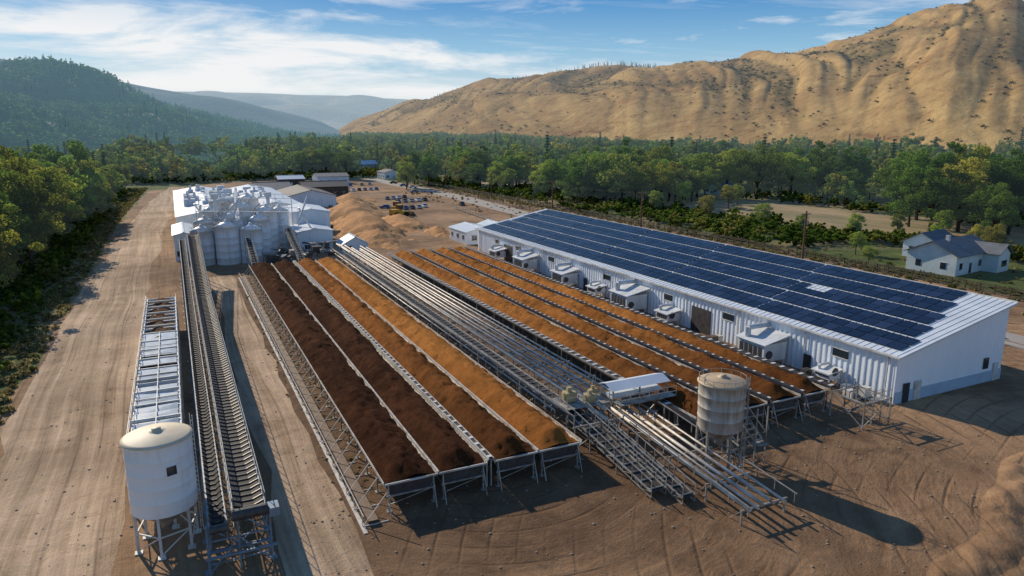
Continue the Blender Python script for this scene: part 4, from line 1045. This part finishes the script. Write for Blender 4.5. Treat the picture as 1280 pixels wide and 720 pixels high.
for i in range(3500):
    q=rng.random()
    if q<.6: x=rng.uniform(-20,75);y=rng.uniform(22,60)
    else: x=rng.uniform(-20,12);y=rng.uniform(35,160)
    sp.append((x,y,.03,.04+.2*rng.random()**3))
scatter('loose_stones',sp,sm,'stone')
# ------------------------------------------------------------ light, sky
EL=R(28); sd=Vector((-.29,.957,0)).normalized()*math.cos(EL)+Vector((0,0,math.sin(EL)))
ld=bpy.data.lights.new('sun','SUN'); ld.energy=5.0; ld.angle=R(.5); ld.color=(1,.88,.70)
lo=bpy.data.objects.new('sun',ld); COL.objects.link(lo); lo.rotation_euler=(-sd).to_track_quat('-Z','Y').to_euler()
W=bpy.data.worlds.new('World'); scene.world=W; W.use_nodes=True; nt=W.node_tree; nt.nodes.clear()
sky=nn(nt,'ShaderNodeTexSky',sky_type='NISHITA'); sky.sun_disc=False; sky.sun_elevation=EL; sky.sun_rotation=math.atan2(sd.x,sd.y); sky.air_density=1; sky.dust_density=.6; sky.ozone_density=2.5
tc=nn(nt,'ShaderNodeTexCoord'); sp_=nn(nt,'ShaderNodeSeparateXYZ'); nt.links.new(tc.outputs['Generated'],sp_.inputs[0])
z=mth(nt,'MAXIMUM',sp_.outputs[2],0.0)
rp=nn(nt,'ShaderNodeValToRGB'); nt.links.new(z,rp.inputs[0]); cr=rp.color_ramp
cr.elements[0].position=0; cr.elements[0].color=(.66,.73,.76,1); cr.elements[1].position=.6; cr.elements[1].color=(.035,.135,.35,1)
for p_,c_ in ((.06,(.54,.69,.78,1)),(.11,(.26,.51,.73,1)),(.17,(.06,.28,.61,1))):
    q=cr.elements.new(p_); q.color=c_
sc=nn(nt,'ShaderNodeVectorMath',operation='SCALE'); nt.links.new(rp.outputs[0],sc.inputs[0]); sc.inputs[3].default_value=10
base=mixc(nt,.84,sky.outputs[0],sc.outputs[0])
zz=mth(nt,'ADD',z,.06); u=mth(nt,'DIVIDE',sp_.outputs[0],zz); v=mth(nt,'DIVIDE',sp_.outputs[1],zz)
cb=nn(nt,'ShaderNodeCombineXYZ'); nt.links.new(u,cb.inputs[0]); nt.links.new(v,cb.inputs[1])
mp=nn(nt,'ShaderNodeMapping'); nt.links.new(cb.outputs[0],mp.inputs[0]); mp.inputs['Rotation'].default_value=(0,0,R(30)); mp.inputs['Scale'].default_value=(.2,.5,1); mp.inputs['Location'].default_value=(.7,.3,0)
c1=nz(nt,mp.outputs[0],1.4,10,.66,1.0); c2=nz(nt,mp.outputs[0],.5,3,.5)
cov=mth(nt,'ADD',c1,mth(nt,'MULTIPLY',c2,.6))
cf=mth(nt,'MULTIPLY',rmap(nt,cov,.82,1.05),.6)
pv=vmul(nt,tc.outputs['Generated'],(3.2,3.2,17)); cu=nz(nt,pv,1.25,10,.6,.35)
dt=nn(nt,'ShaderNodeVectorMath',operation='DOT_PRODUCT'); nt.links.new(tc.outputs['Generated'],dt.inputs[0]); dt.inputs[1].default_value=(-.15,.99,0)
near=rmap(nt,dt.outputs['Value'],.45,1.0,0,.16)
el=mth(nt,'MULTIPLY',rmap(nt,z,.015,.06),rmap(nt,z,.24,.12))
cu2=mth(nt,'MULTIPLY',mth(nt,'MULTIPLY',rmap(nt,mth(nt,'ADD',cu,near),.57,.72),el),.92)
cf=mth(nt,'MAXIMUM',cf,cu2)
cl_=mixc(nt,cf,base,(9.2,9.2,9.2))
bg=nn(nt,'ShaderNodeBackground'); nt.links.new(cl_,bg.inputs[0]); bg.inputs[1].default_value=.1
wo=nn(nt,'ShaderNodeOutputWorld'); nt.links.new(bg.outputs[0],wo.inputs[0])
cam=bpy.data.cameras.new('camera'); co=bpy.data.objects.new('camera',cam); COL.objects.link(co); scene.camera=co
cam.sensor_width=36; cam.lens=870/1280*36; cam.clip_end=30000; cam.clip_start=.5
co.location=(0,0,28); co.rotation_euler=(R(90-12.45),0,-HEAD)
scene.view_settings.view_transform='Standard'; scene.view_settings.look='None'; scene.view_settings.exposure=0
